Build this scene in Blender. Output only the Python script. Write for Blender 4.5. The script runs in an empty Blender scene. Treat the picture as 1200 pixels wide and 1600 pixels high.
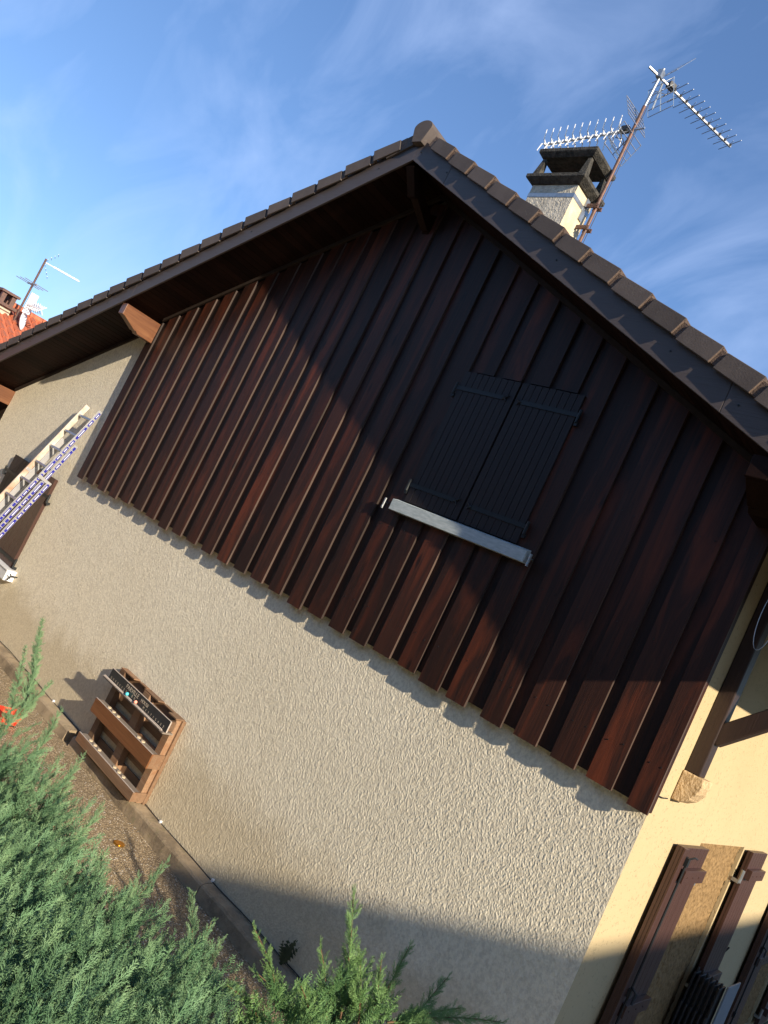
import bpy, bmesh, math, random
import numpy as np
from mathutils import Vector, Matrix
rnd = random.Random(7)
S = bpy.context.scene
COL = S.collection

# ------------------------------------------------------------------ camera
# rows: image right, image down, view direction, in world axes
RC = [[0.682221, 0.587695, 0.434958], [0.278661, 0.340997, -0.897813], [-0.675960, 0.733713, 0.068868]]
CAM = Vector((1.57, -5.0, 3.1))
cd = bpy.data.cameras.new('camera'); cam = bpy.data.objects.new('camera', cd); COL.objects.link(cam)
cd.sensor_fit = 'VERTICAL'; cd.sensor_height = 36.0; cd.lens = 1209.72 / 1600 * 36.0
cd.clip_start = 0.05; cd.clip_end = 2000
M4 = Matrix.Identity(4)
for i in range(3):
    M4[i][0] = RC[0][i]; M4[i][1] = -RC[1][i]; M4[i][2] = -RC[2][i]; M4[i][3] = CAM[i]
cam.matrix_world = M4
S.camera = cam

# ------------------------------------------------------------------ light
AMP_W = 0.0036
SUN = Vector((4.41, -1.0, 2.03)).normalized()
elev = math.asin(SUN.z); azim = math.atan2(SUN.x, SUN.y)
w = bpy.data.worlds.new('World'); S.world = w; w.use_nodes = True
nt = w.node_tree; nt.nodes.clear()
sky = nt.nodes.new('ShaderNodeTexSky'); sky.sky_type = 'NISHITA'; sky.sun_disc = False
sky.sun_elevation = elev; sky.sun_rotation = azim
sky.altitude = 300; sky.air_density = 1.0; sky.dust_density = 0.4; sky.ozone_density = 2.2
tc = nt.nodes.new('ShaderNodeTexCoord')
mp = nt.nodes.new('ShaderNodeMapping'); mp.inputs['Rotation'].default_value = (0.5, 0.35, 0.6); mp.inputs['Scale'].default_value = (1.0, 3.4, 2.2)
n1 = nt.nodes.new('ShaderNodeTexNoise'); n1.inputs['Scale'].default_value = 2.1; n1.inputs['Detail'].default_value = 7; n1.inputs['Roughness'].default_value = 0.55; n1.inputs['Distortion'].default_value = 0.6
rp = nt.nodes.new('ShaderNodeValToRGB'); rp.color_ramp.elements[0].position = 0.46; rp.color_ramp.elements[1].position = 0.78
rp.color_ramp.elements[1].color = (0.38, 0.38, 0.38, 1)
mx = nt.nodes.new('ShaderNodeMixRGB'); mx.inputs[2].default_value = (4.2, 5.2, 7.6, 1)
bg = nt.nodes.new('ShaderNodeBackground'); bg.inputs['Strength'].default_value = 0.120
wo = nt.nodes.new('ShaderNodeOutputWorld')
L = nt.links.new
L(tc.outputs['Generated'], mp.inputs[0]); L(mp.outputs[0], n1.inputs['Vector']); L(n1.outputs['Fac'], rp.inputs[0])
tn = nt.nodes.new('ShaderNodeMixRGB'); tn.blend_type = 'MULTIPLY'; tn.inputs[0].default_value = 1.0; tn.inputs[2].default_value = (0.80, 1.05, 1.42, 1)
gm = nt.nodes.new('ShaderNodeGamma'); gm.inputs['Gamma'].default_value = 0.76
L(sky.outputs[0], gm.inputs[0]); L(gm.outputs[0], tn.inputs[1])
L(rp.outputs[0], mx.inputs[0]); L(tn.outputs[0], mx.inputs[1]); L(mx.outputs[0], bg.inputs[0]); L(bg.outputs[0], wo.inputs[0])
sd = bpy.data.lights.new('sun', 'SUN'); sd.energy = 5.0; sd.angle = math.radians(0.55); sd.color = (1.0, 0.86, 0.66)
so = bpy.data.objects.new('sun', sd); COL.objects.link(so)
so.rotation_euler = SUN.to_track_quat('Z', 'Y').to_euler()
S.view_settings.view_transform = 'Standard'; S.view_settings.look = 'None'
S.view_settings.exposure = 0.68; S.view_settings.gamma = 1.0; S.view_settings.use_curve_mapping = False

# ------------------------------------------------------------------ materials
def newmat(name):
    m = bpy.data.materials.new(name); m.use_nodes = True
    t = m.node_tree; b = t.nodes['Principled BSDF']
    return m, t, b
def coords(t, scale=(1, 1, 1), kind='Object', rot=(0, 0, 0)):
    c = t.nodes.new('ShaderNodeTexCoord'); p = t.nodes.new('ShaderNodeMapping')
    p.inputs['Scale'].default_value = scale; p.inputs['Rotation'].default_value = rot
    t.links.new(c.outputs[kind], p.inputs[0]); return p.outputs[0]
def noise(t, vec, scale, detail=3, rough=0.5, dist=0.0):
    n = t.nodes.new('ShaderNodeTexNoise'); n.inputs['Scale'].default_value = scale
    n.inputs['Detail'].default_value = detail; n.inputs['Roughness'].default_value = rough; n.inputs['Distortion'].default_value = dist
    t.links.new(vec, n.inputs['Vector']); return n.outputs['Fac']
def ramp(t, fac, stops):
    r = t.nodes.new('ShaderNodeValToRGB'); e = r.color_ramp.elements
    while len(e) < len(stops): e.new(0.5)
    for k, (p, c) in enumerate(stops):
        e[k].position = p; e[k].color = (c[0], c[1], c[2], 1) if not isinstance(c, (int, float)) else (c, c, c, 1)
    t.links.new(fac, r.inputs[0]); return r.outputs[0]
def mixc(t, fac, a, b, mode='MIX'):
    m = t.nodes.new('ShaderNodeMixRGB'); m.blend_type = mode
    for i, v in ((0, fac), (1, a), (2, b)):
        if isinstance(v, (int, float)): m.inputs[i].default_value = v
        elif isinstance(v, tuple): m.inputs[i].default_value = (*v, 1)
        else: t.links.new(v, m.inputs[i])
    return m.outputs[0]
def bump(t, b, h, dist, strength=1.0):
    n = t.nodes.new('ShaderNodeBump'); n.inputs['Distance'].default_value = dist; n.inputs['Strength'].default_value = strength
    t.links.new(h, n.inputs['Height']); t.links.new(n.outputs[0], b.inputs['Normal'])
def mathn(t, op, a, b=0.0):
    n = t.nodes.new('ShaderNodeMath'); n.operation = op
    for i, v in ((0, a), (1, b)):
        if isinstance(v, (int, float)): n.inputs[i].default_value = v
        else: t.links.new(v, n.inputs[i])
    return n.outputs[0]

def m_simple(name, col, rough=0.6, metal=0.0, var=0.25, scale=8, bumpd=0.0, bscale=60, spec=0.5, col2=None, stretch=(1, 1, 1)):
    m, t, b = newmat(name)
    v = coords(t, stretch)
    c2 = col2 or tuple(x * (1 - var) for x in col)
    b.inputs['Roughness'].default_value = rough; b.inputs['Metallic'].default_value = metal
    b.inputs['Specular IOR Level'].default_value = spec
    f = noise(t, v, scale, 5, 0.6)
    t.links.new(ramp(t, f, [(0.35, c2), (0.65, col)]), b.inputs['Base Color'])
    if bumpd: bump(t, b, noise(t, v, bscale, 4, 0.6), bumpd)
    return m
def m_rough(name, c1, c2, stain, scale=34.0, dist=0.012, mott=0.30):
    # sprayed roughcast render
    m, t, b = newmat(name)
    v = coords(t, (1.0, 1.0, 0.72))
    a = noise(t, v, scale * 1.6, 4, 0.6, 0.0)
    a2 = noise(t, v, scale * 2.3, 2, 0.5)
    h = mathn(t, 'ADD', mathn(t, 'MULTIPLY', a, 1.0), mathn(t, 'MULTIPLY', a2, 0.5))
    wv = coords(t, (1, 1, 0.6))
    big = noise(t, wv, 0.7, 4, 0.6)
    col = ramp(t, big, [(0.3, c1), (0.7, c2)])
    fine = noise(t, v, scale * 0.72, 4, 0.65)
    col = mixc(t, mott, col, ramp(t, fine, [(0.36, tuple(x * 0.40 for x in c1)), (0.6, tuple(min(1, x * 1.15) for x in c2))]))  # mottle colours in pit dirt and the grain's light and shade
    # damp, greenish dirt near the foot of the wall, as a stain of its own
    sep = t.nodes.new('ShaderNodeSeparateXYZ'); t.links.new(coords(t), sep.inputs[0])
    hz = mathn(t, 'ADD', sep.outputs[2], mathn(t, 'MULTIPLY', noise(t, coords(t), 2.3, 5, 0.65), -0.9))
    st = ramp(t, hz, [(-0.35 + 0.5, 1.0), (0.52, 0.0)])
    col = mixc(t, mathn(t, 'MULTIPLY', st, 0.45), col, stain)
    t.links.new(col, b.inputs['Base Color'])
    b.inputs['Roughness'].default_value = 0.95; b.inputs['Specular IOR Level'].default_value = 0.15
    bump(t, b, h, dist)
    return m
def m_wood(name, c1, c2, c3=None, rough=0.5, axis='z', attr=True, gscale=1.0, coat=0.0, spec=0.5):
    m, t, b = newmat(name)
    s = {'x': (0.7, 22, 22), 'y': (22, 0.7, 22), 'z': (22, 22, 0.7)}[axis]
    src = coords(t, s)
    if attr:
        at = t.nodes.new('ShaderNodeAttribute'); at.attribute_name = 'bid'
        ad = t.nodes.new('ShaderNodeVectorMath'); ad.operation = 'ADD'
        t.links.new(src, ad.inputs[0])
        sc = t.nodes.new('ShaderNodeVectorMath'); sc.operation = 'SCALE'; sc.inputs['Scale'].default_value = 37.0
        t.links.new(at.outputs['Color'], sc.inputs[0]); t.links.new(sc.outputs[0], ad.inputs[1]); vec = ad.outputs[0]
    else: vec = src
    g = noise(t, vec, 1.6 * gscale, 6, 0.62, 1.4)
    s2 = {'x': (0.35, 3, 3), 'y': (3, 0.35, 3), 'z': (3, 3, 0.35)}[axis]
    g2 = noise(t, coords(t, s2), 2.2, 5, 0.6, 0.8)
    col = ramp(t, g, [(0.25, c1), (0.75, c2)])
    if c3: col = mixc(t, ramp(t, g2, [(0.48, 0.0), (0.72, 0.85)]), col, c3)
    if attr and axis == 'z':
        kv = t.nodes.new('ShaderNodeTexVoronoi'); kv.inputs['Scale'].default_value = 1.0
        av = t.nodes.new('ShaderNodeVectorMath'); av.operation = 'ADD'
        t.links.new(coords(t, (5.5, 5.5, 1.5)), av.inputs[0]); t.links.new(sc.outputs[0], av.inputs[1]); t.links.new(av.outputs[0], kv.inputs['Vector'])
        col = mixc(t, ramp(t, kv.outputs['Distance'], [(0.05, 0.85), (0.13, 0.0)]), col, tuple(x * 0.35 for x in c1))
    if attr:
        br = mathn(t, 'ADD', mathn(t, 'MULTIPLY', at.outputs['Fac'], 0.75), 0.6)
        vm = t.nodes.new('ShaderNodeVectorMath'); vm.operation = 'SCALE'
        t.links.new(col, vm.inputs[0]); t.links.new(br, vm.inputs['Scale']); col = vm.outputs[0]
    t.links.new(col, b.inputs['Base Color'])
    b.inputs['Roughness'].default_value = rough; b.inputs['Specular IOR Level'].default_value = spec
    b.inputs['Coat Weight'].default_value = coat; b.inputs['Coat Roughness'].default_value = 0.35
    bump(t, b, g, 0.002)
    return m

MT = {}
MT['roughcast'] = m_rough('roughcast', (0.83, 0.74, 0.565), (0.89, 0.81, 0.64), (0.46, 0.36, 0.20), 62.0, 0.0025)
MT['ochre'] = m_rough('ochre_roughcast', (0.22, 0.14, 0.065), (0.28, 0.185, 0.09), (0.20, 0.13, 0.06), 50, 0.006, 0.5)
# smooth render with small pits
m, t, b = newmat('smooth_render'); v = coords(t)
pit = ramp(t, noise(t, v, 42, 2, 0.5), [(0.30, 0.0), (0.38, 1.0)])
col = mixc(t, noise(t, v, 1.3, 5, 0.6), (0.44, 0.35, 0.205), (0.52, 0.42, 0.25))
col = mixc(t, pit, (0.40, 0.33, 0.20), col)
t.links.new(col, b.inputs['Base Color']); b.inputs['Roughness'].default_value = 0.9; b.inputs['Specular IOR Level'].default_value = 0.2
bump(t, b, mathn(t, 'ADD', pit, noise(t, v, 18, 4, 0.6)), 0.0025); MT['smooth'] = m
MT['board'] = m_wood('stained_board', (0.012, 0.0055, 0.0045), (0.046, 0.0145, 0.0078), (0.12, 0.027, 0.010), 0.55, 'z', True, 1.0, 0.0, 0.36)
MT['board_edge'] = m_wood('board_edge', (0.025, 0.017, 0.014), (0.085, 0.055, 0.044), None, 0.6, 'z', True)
MT['shutter'] = m_wood('shutter_wood', (0.015, 0.011, 0.012), (0.021, 0.015, 0.016), None, 0.55, 'z', False, spec=0.35)
MT['shutter_red'] = m_wood('shutter_red_brown', (0.050, 0.024, 0.019), (0.070, 0.033, 0.026), None, 0.42, 'z', False)
MT['fascia'] = m_wood('bargeboard_metal', (0.070, 0.055, 0.051), (0.084, 0.067, 0.062), None, 0.5, 'x', False)
MT['soffit'] = m_wood('soffit_boards', (0.010, 0.005, 0.004), (0.022, 0.009, 0.006), None, 0.6, 'y', True, spec=0.1)
MT['beam'] = m_wood('beam_wood', (0.085, 0.028, 0.010), (0.17, 0.065, 0.026), (0.22, 0.095, 0.04), 0.4, 'y', False, 1.0, 0.3)
MT['beam_dark'] = m_wood('bracket_wood', (0.022, 0.012, 0.010), (0.042, 0.022, 0.017), None, 0.5, 'z', False)
MT['tile'] = m_simple('roof_tile', (0.105, 0.084, 0.074), 0.8, 0, 0.25, 5, 0.0015, 90, col2=(0.080, 0.063, 0.056))
t = MT['tile'].node_tree; b = t.nodes['Principled BSDF']; lk = b.inputs['Base Color'].links[0].from_socket
at = t.nodes.new('ShaderNodeAttribute'); at.attribute_name = 'bid'
vm = t.nodes.new('ShaderNodeVectorMath'); vm.operation = 'SCALE'; t.links.new(lk, vm.inputs[0]); t.links.new(mathn(t, 'ADD', mathn(t, 'MULTIPLY', at.outputs['Fac'], 0.4), 0.8), vm.inputs['Scale'])
lich = ramp(t, noise(t, coords(t), 38, 3, 0.6), [(0.66, 0.0), (0.74, 0.55)])
t.links.new(mixc(t, lich, vm.outputs[0], (0.17, 0.16, 0.13)), b.inputs['Base Color'])
MT['tile_edge'] = m_simple('roof_tile_edge', (0.15, 0.105, 0.08), 0.85, 0, 0.4, 40, 0.006, 120, col2=(0.09, 0.06, 0.05))
MT['trim'] = m_simple('wood_trim', (0.04, 0.028, 0.022), 0.7, 0, 0.3, 20, spec=0.2)
MT['iron'] = m_simple('painted_iron', (0.022, 0.027, 0.031), 0.5, 0.3, 0.3, 30)
MT['sill'] = m_simple('weathered_sill', (0.50, 0.55, 0.56), 0.55, 0, 0.3, 14, 0.001, 80, col2=(0.36, 0.42, 0.43), stretch=(1, 1, 4))
MT['galv'] = m_simple('galvanised_steel', (0.45, 0.48, 0.5), 0.38, 0.8, 0.25, 20)
MT['rust'] = m_simple('rusty_steel', (0.19, 0.10, 0.075), 0.6, 0.4, 0.5, 18, 0.001, 100, col2=(0.10, 0.07, 0.062))
MT['alu'] = m_simple('aluminium', (0.62, 0.63, 0.64), 0.32, 0.9, 0.15, 20)
MT['plastic_white'] = m_simple('white_plastic', (0.78, 0.80, 0.82), 0.35, 0, 0.1, 20)
MT['black'] = m_simple('black_plastic', (0.02, 0.02, 0.022), 0.5, 0, 0.3, 20)
MT['concrete_dark'] = m_simple('sooty_concrete', (0.085, 0.078, 0.065), 0.95, 0, 0.5, 18, 0.02, 60, col2=(0.022, 0.021, 0.018))
MT['chimney'] = m_rough('chimney_render', (0.50, 0.45, 0.37), (0.62, 0.57, 0.47), (0.4, 0.33, 0.2), 22, 0.02)
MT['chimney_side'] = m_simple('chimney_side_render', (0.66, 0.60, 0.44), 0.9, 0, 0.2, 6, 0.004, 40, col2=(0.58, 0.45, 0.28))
MT['pallet'] = m_wood('pallet_wood', (0.15, 0.088, 0.052), (0.29, 0.18, 0.108), (0.20, 0.085, 0.035), 0.55, 'x', True)
MT['pallet_top'] = m_wood('pallet_shelf', (0.17, 0.14, 0.115), (0.27, 0.225, 0.185), None, 0.7, 'x', True)
MT['pallet_orange'] = m_wood('pallet_front', (0.15, 0.058, 0.02), (0.25, 0.105, 0.04), (0.12, 0.04, 0.015), 0.5, 'x', True)
MT['slate'] = m_simple('blackboard', (0.03, 0.032, 0.034), 0.6, 0, 0.3, 12)
MT['letter'] = m_simple('lettering', (0.55, 0.47, 0.38), 0.6, 0, 0.1, 12)
MT['rope'] = m_simple('rope', (0.50, 0.43, 0.38), 0.9, 0, 0.3, 90, 0.002, 200)
MT['disc'] = m_simple('pale_disc', (0.68, 0.55, 0.38), 0.6, 0, 0.2, 60)
MT['ball_blue'] = m_simple('blue_ball', (0.10, 0.62, 0.72), 0.3, 0, 0.05, 9)
MT['ball_pink'] = m_simple('pink_ball', (0.85, 0.38, 0.28), 0.3, 0, 0.05, 9)
MT['brass'] = m_simple('brass', (0.62, 0.36, 0.07), 0.28, 0.9, 0.35, 30)
MT['red'] = m_simple('red_plastic', (0.85, 0.035, 0.015), 0.35, 0, 0.1, 9)
MT['sticker'] = m_simple('blue_sticker', (0.02, 0.022, 0.30), 0.4, 0, 0.15, 30)
MT['lad_white'] = m_simple('weathered_ladder_rail', (0.66, 0.64, 0.57), 0.6, 0.1, 0.3, 3.2, col2=(0.40, 0.24, 0.15), stretch=(1, 1, 1))
MT['lad_alu'] = m_simple('ladder_aluminium', (0.42, 0.42, 0.43), 0.45, 0.35, 0.1, 9)
MT['cable'] = m_simple('black_cable', (0.025, 0.025, 0.03), 0.5)
MT['grey'] = m_simple('grey_panel', (0.20, 0.23, 0.26), 0.55, 0, 0.15, 6)
MT['stone'] = m_rough('corbel_stone', (0.52, 0.37, 0.21), (0.64, 0.48, 0.29), (0.5, 0.36, 0.2), 26, 0.02)
MT['farwall'] = m_simple('far_house_render', (0.62, 0.55, 0.42), 0.9)
MT['glass'] = m_simple('dark_glass', (0.03, 0.035, 0.04), 0.08)
# kerb
m, t, b = newmat('kerb_stone'); v = coords(t)
c = mixc(t, noise(t, v, 7, 6, 0.7), (0.30, 0.235, 0.155), (0.44, 0.34, 0.22))
c = mixc(t, ramp(t, noise(t, coords(t, (1, 1, 1)), 2.6, 6, 0.7), [(0.45, 0.0), (0.62, 0.9)]), c, (0.17, 0.13, 0.085))
c = mixc(t, ramp(t, noise(t, v, 12, 5, 0.7), [(0.55, 0.0), (0.75, 0.5)]), c, (0.13, 0.14, 0.05))
t.links.new(c, b.inputs['Base Color']); b.inputs['Roughness'].default_value = 0.9
bump(t, b, noise(t, v, 45, 6, 0.7), 0.008); MT['kerb'] = m
# washed aggregate paving
m, t, b = newmat('aggregate_paving'); v = coords(t)
vo = t.nodes.new('ShaderNodeTexVoronoi'); vo.inputs['Scale'].default_value = 75; t.links.new(v, vo.inputs['Vector'])
sr = t.nodes.new('ShaderNodeSeparateColor'); t.links.new(vo.outputs['Color'], sr.inputs[0])
c = ramp(t, sr.outputs[0], [(0.0, (0.18, 0.135, 0.075)), (0.35, (0.34, 0.26, 0.145)), (0.7, (0.48, 0.36, 0.22)), (0.93, (0.60, 0.49, 0.33)), (1.0, (0.8, 0.76, 0.68))])
c = mixc(t, ramp(t, vo.outputs['Distance'], [(0.35, 0.0), (0.6, 0.8)]), c, (0.16, 0.115, 0.07))
c = mixc(t, ramp(t, noise(t, v, 1.8, 6, 0.65), [(0.5, 0.0), (0.75, 0.55)]), c, (0.24, 0.195, 0.115))
t.links.new(c, b.inputs['Base Color']); b.inputs['Roughness'].default_value = 0.85
bump(t, b, mathn(t, 'MULTIPLY', vo.outputs['Distance'], -1.0), 0.008); MT['paving'] = m
MT['earth'] = m_simple('garden_earth', (0.10, 0.12, 0.05), 0.95, 0, 0.4, 0.8, 0.02, 20, col2=(0.09, 0.07, 0.045))
# red clay roof of the far house
m, t, b = newmat('clay_tiles'); v = coords(t)
wv = t.nodes.new('ShaderNodeTexWave'); wv.bands_direction = 'Y'; wv.inputs['Scale'].default_value = 1.3; t.links.new(v, wv.inputs['Vector'])
wx = t.nodes.new('ShaderNodeTexWave'); wx.bands_direction = 'X'; wx.wave_profile = 'SAW'; wx.inputs['Scale'].default_value = 1.0; t.links.new(v, wx.inputs['Vector'])
c = mixc(t, noise(t, v, 3.5, 5, 0.7), (0.42, 0.10, 0.045), (0.62, 0.20, 0.10))
t.links.new(c, b.inputs['Base Color']); b.inputs['Roughness'].default_value = 0.85
bump(t, b, mathn(t, 'ADD', wv.outputs['Fac'], wx.outputs['Fac']), 0.05); MT['clay'] = m
# juniper
def m_leaf(name, c1, c2, tip):
    m, t, b = newmat(name)
    at = t.nodes.new('ShaderNodeAttribute'); at.attribute_name = 'tip'
    c = mixc(t, ramp(t, noise(t, coords(t), 5.0, 4, 0.6), [(0.35, 0.0), (0.65, 1.0)]), c1, c2)
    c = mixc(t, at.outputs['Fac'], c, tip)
    t.links.new(c, b.inputs['Base Color']); b.inputs['Roughness'].default_value = 0.6
    b.inputs['Specular IOR Level'].default_value = 0.25
    tr = t.nodes.new('ShaderNodeBsdfTranslucent'); t.links.new(c, tr.inputs[0])
    ms = t.nodes.new('ShaderNodeMixShader'); ms.inputs[0].default_value = 0.18
    o = t.nodes['Material Output']
    t.links.new(b.outputs[0], ms.inputs[1]); t.links.new(tr.outputs[0], ms.inputs[2]); t.links.new(ms.outputs[0], o.inputs[0])
    return m
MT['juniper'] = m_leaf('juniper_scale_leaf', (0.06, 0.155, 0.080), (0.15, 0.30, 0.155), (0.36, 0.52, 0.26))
MT['juniper_b'] = m_leaf('juniper_green_leaf', (0.06, 0.155, 0.07), (0.12, 0.25, 0.09), (0.32, 0.50, 0.17))
MT['stem'] = m_simple('juniper_stem', (0.16, 0.085, 0.04), 0.8, 0, 0.3, 30)
MT['weed'] = m_simple('weed_leaf', (0.06, 0.08, 0.035), 0.7, 0, 0.3, 30)

# ------------------------------------------------------------------ mesh helpers
class MB:
    def __init__(s): s.v = []; s.f = []; s.m = []; s.b = []; s.bid = 0.5
    def poly(s, pts, mi=0):
        n = len(s.v); s.v += [tuple(p) for p in pts]; s.f.append(tuple(range(n, n + len(pts)))); s.m.append(mi); s.b.append(s.bid)
    def box(s, x0, x1, y0, y1, z0, z1, mi=0, mats=None):
        p = [(x0, y0, z0), (x1, y0, z0), (x1, y1, z0), (x0, y1, z0), (x0, y0, z1), (x1, y0, z1), (x1, y1, z1), (x0, y1, z1)]
        s.hexa(p, mi, mats)
    def hexa(s, p, mi=0, mats=None):
        # 8 points: bottom ring 0-3, top ring 4-7; faces: -z,+z,-y,+x,+y,-x
        n = len(s.v); s.v += [tuple(q) for q in p]
        F = [(0, 3, 2, 1), (4, 5, 6, 7), (0, 1, 5, 4), (1, 2, 6, 5), (2, 3, 7, 6), (3, 0, 4, 7)]
        for k, f in enumerate(F):
            s.f.append(tuple(n + i for i in f)); s.m.append(mats[k] if mats else mi); s.b.append(s.bid)
    def prism(s, prof, a, b, axis='y', mi=0, cap=None):
        # profile (2D) extruded along axis from a to b
        def P(u, w, t):
            return {'y': (u, t, w), 'x': (t, u, w), 'z': (u, w, t)}[axis]
        n = len(s.v); k = len(prof)
        s.v += [P(u, w, a) for u, w in prof] + [P(u, w, b) for u, w in prof]
        for i in range(k):
            j = (i + 1) % k; s.f.append((n + i, n + j, n + k + j, n + k + i)); s.m.append(mi); s.b.append(s.bid)
        cm = mi if cap is None else cap
        s.f.append(tuple(n + i for i in range(k - 1, -1, -1))); s.m.append(cm); s.b.append(s.bid)
        s.f.append(tuple(n + k + i for i in range(k))); s.m.append(cm); s.b.append(s.bid)
    def tube(s, pts, r, seg=8, mi=0, r2=None, flat=None):
        pts = [Vector(p) for p in pts]; N = len(pts); n = len(s.v)
        prev = None
        for i, p in enumerate(pts):
            d = (pts[min(i + 1, N - 1)] - pts[max(i - 1, 0)]).normalized()
            if prev is None:
                u = d.cross(Vector((0, 0, 1)));
                if u.length < 0.05: u = d.cross(Vector((1, 0, 0)))
            else: u = prev - d * prev.dot(d)
            u.normalize(); prev = u; w_ = d.cross(u)
            rr = r if r2 is None else r + (r2 - r) * i / (N - 1)
            for k in range(seg):
                a = 2 * math.pi * k / seg
                q = p + u * (math.cos(a) * rr) + w_ * (math.sin(a) * rr * (flat or 1))
                s.v.append(tuple(q))
        for i in range(N - 1):
            for k in range(seg):
                k2 = (k + 1) % seg
                s.f.append((n + i * seg + k, n + i * seg + k2, n + (i + 1) * seg + k2, n + (i + 1) * seg + k)); s.m.append(mi); s.b.append(s.bid)
        s.f.append(tuple(n + k for k in range(seg - 1, -1, -1))); s.m.append(mi); s.b.append(s.bid)
        s.f.append(tuple(n + (N - 1) * seg + k for k in range(seg))); s.m.append(mi); s.b.append(s.bid)
    def obox(s, c, ax, ay, az, mi=0, mats=None):
        # oriented box: centre and three half vectors
        c = Vector(c); ax, ay, az = Vector(ax), Vector(ay), Vector(az)
        p = [c - ax - ay - az, c + ax - ay - az, c + ax + ay - az, c - ax + ay - az, c - ax - ay + az, c + ax - ay + az, c + ax + ay + az, c - ax + ay + az]
        s.hexa([tuple(q) for q in p], mi, mats)
    def sphere(s, c, r, nu=16, nv=10, mi=0, sz=1.0):
        n = len(s.v)
        for j in range(nv + 1):
            th = math.pi * j / nv
            for i in range(nu):
                ph = 2 * math.pi * i / nu
                s.v.append((c[0] + r * math.sin(th) * math.cos(ph), c[1] + r * math.sin(th) * math.sin(ph), c[2] + r * math.cos(th) * sz))
        for j in range(nv):
            for i in range(nu):
                i2 = (i + 1) % nu
                s.f.append((n + j * nu + i, n + (j + 1) * nu + i, n + (j + 1) * nu + i2, n + j * nu + i2)); s.m.append(mi); s.b.append(s.bid)
    def build(s, name, mats, parent=None, smooth=False, bevel=0.0):
        if not isinstance(mats, (list, tuple)): mats = [mats]
        org = Vector((0, 0, 0)); q = parent
        while q is not None: org += q.location; q = q.parent
        me = bpy.data.meshes.new(name)
        me.from_pydata([(v[0] - org.x, v[1] - org.y, v[2] - org.z) for v in s.v], [], s.f)
        for m_ in mats: me.materials.append(MT[m_] if isinstance(m_, str) else m_)
        me.polygons.foreach_set('material_index', s.m)
        at = me.attributes.new('bid', 'FLOAT', 'FACE'); at.data.foreach_set('value', s.b)
        bm = bmesh.new(); bm.from_mesh(me); bmesh.ops.remove_doubles(bm, verts=bm.verts, dist=1e-6) if smooth else None
        bmesh.ops.recalc_face_normals(bm, faces=bm.faces); bm.to_mesh(me); bm.free()
        if smooth:
            for p in me.polygons: p.use_smooth = True
            me.set_sharp_from_angle(angle=math.radians(45))
        me.update()
        o = bpy.data.objects.new(name, me); COL.objects.link(o)
        if parent is not None: o.parent = parent
        if bevel:
            bv = o.modifiers.new('bevel', 'BEVEL'); bv.width = bevel; bv.segments = 2; bv.limit_method = 'ANGLE'; bv.angle_limit = math.radians(50)
        return o
def tag(o, label=None, cat=None, group=None, kind=None):
    if label: o['label'] = label
    if cat: o['category'] = cat
    if group: o['group'] = group
    if kind: o['kind'] = kind
    return o
def empty(name, loc, label, cat, group=None):
    o = bpy.data.objects.new(name, None); COL.objects.link(o); o.location = loc; o.empty_display_size = 0.3
    return tag(o, label, cat, group)
def copy_tree(o, loc):
    r = o.copy(); COL.objects.link(r); r.location = loc
    for ch in list(o.children):
        c = ch.copy(); COL.objects.link(c); c.parent = r
        for g in list(ch.children):
            d = g.copy(); COL.objects.link(d); d.parent = c
    return r

# ------------------------------------------------------------------ sprayed render as real relief
def vnoise(x, z, seed):
    xi = np.floor(x).astype(np.int64); zi = np.floor(z).astype(np.int64); fx = x - xi; fz = z - zi
    def h(a, b):
        n = (a * 374761393 + b * 668265263 + seed * 69069) & 0xffffffff
        n = ((n ^ (n >> 13)) * 1274126177) & 0xffffffff
        n = n ^ (n >> 16); return (n & 0xffff) / 65535.0
    ux = fx * fx * (3 - 2 * fx); uz = fz * fz * (3 - 2 * fz)
    return (h(xi, zi) * (1 - ux) + h(xi + 1, zi) * ux) * (1 - uz) + (h(xi, zi + 1) * (1 - ux) + h(xi + 1, zi + 1) * ux) * uz
def relief(u, v, amp, size):
    """blobby sprayed mortar, u along the wall, v up"""
    wu = u + .006 * vnoise(u / .05, v / .05, 3); wv = v + .008 * vnoise(u / .04, v / .06, 4)
    a = vnoise((wu + .25 * wv) / size, wv / (size * 1.45), 11); b_ = vnoise((wu - .2 * wv) / (size * .52), wv / (size * .8), 12); c = vnoise(u / (size * 2.7), v / (size * 2.7), 13)
    hgt = np.clip((a - .35) / .5, 0, 1) ** 1.2 * .62 + b_ * .38 + c * .25
    return (hgt - .5) * amp
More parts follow.
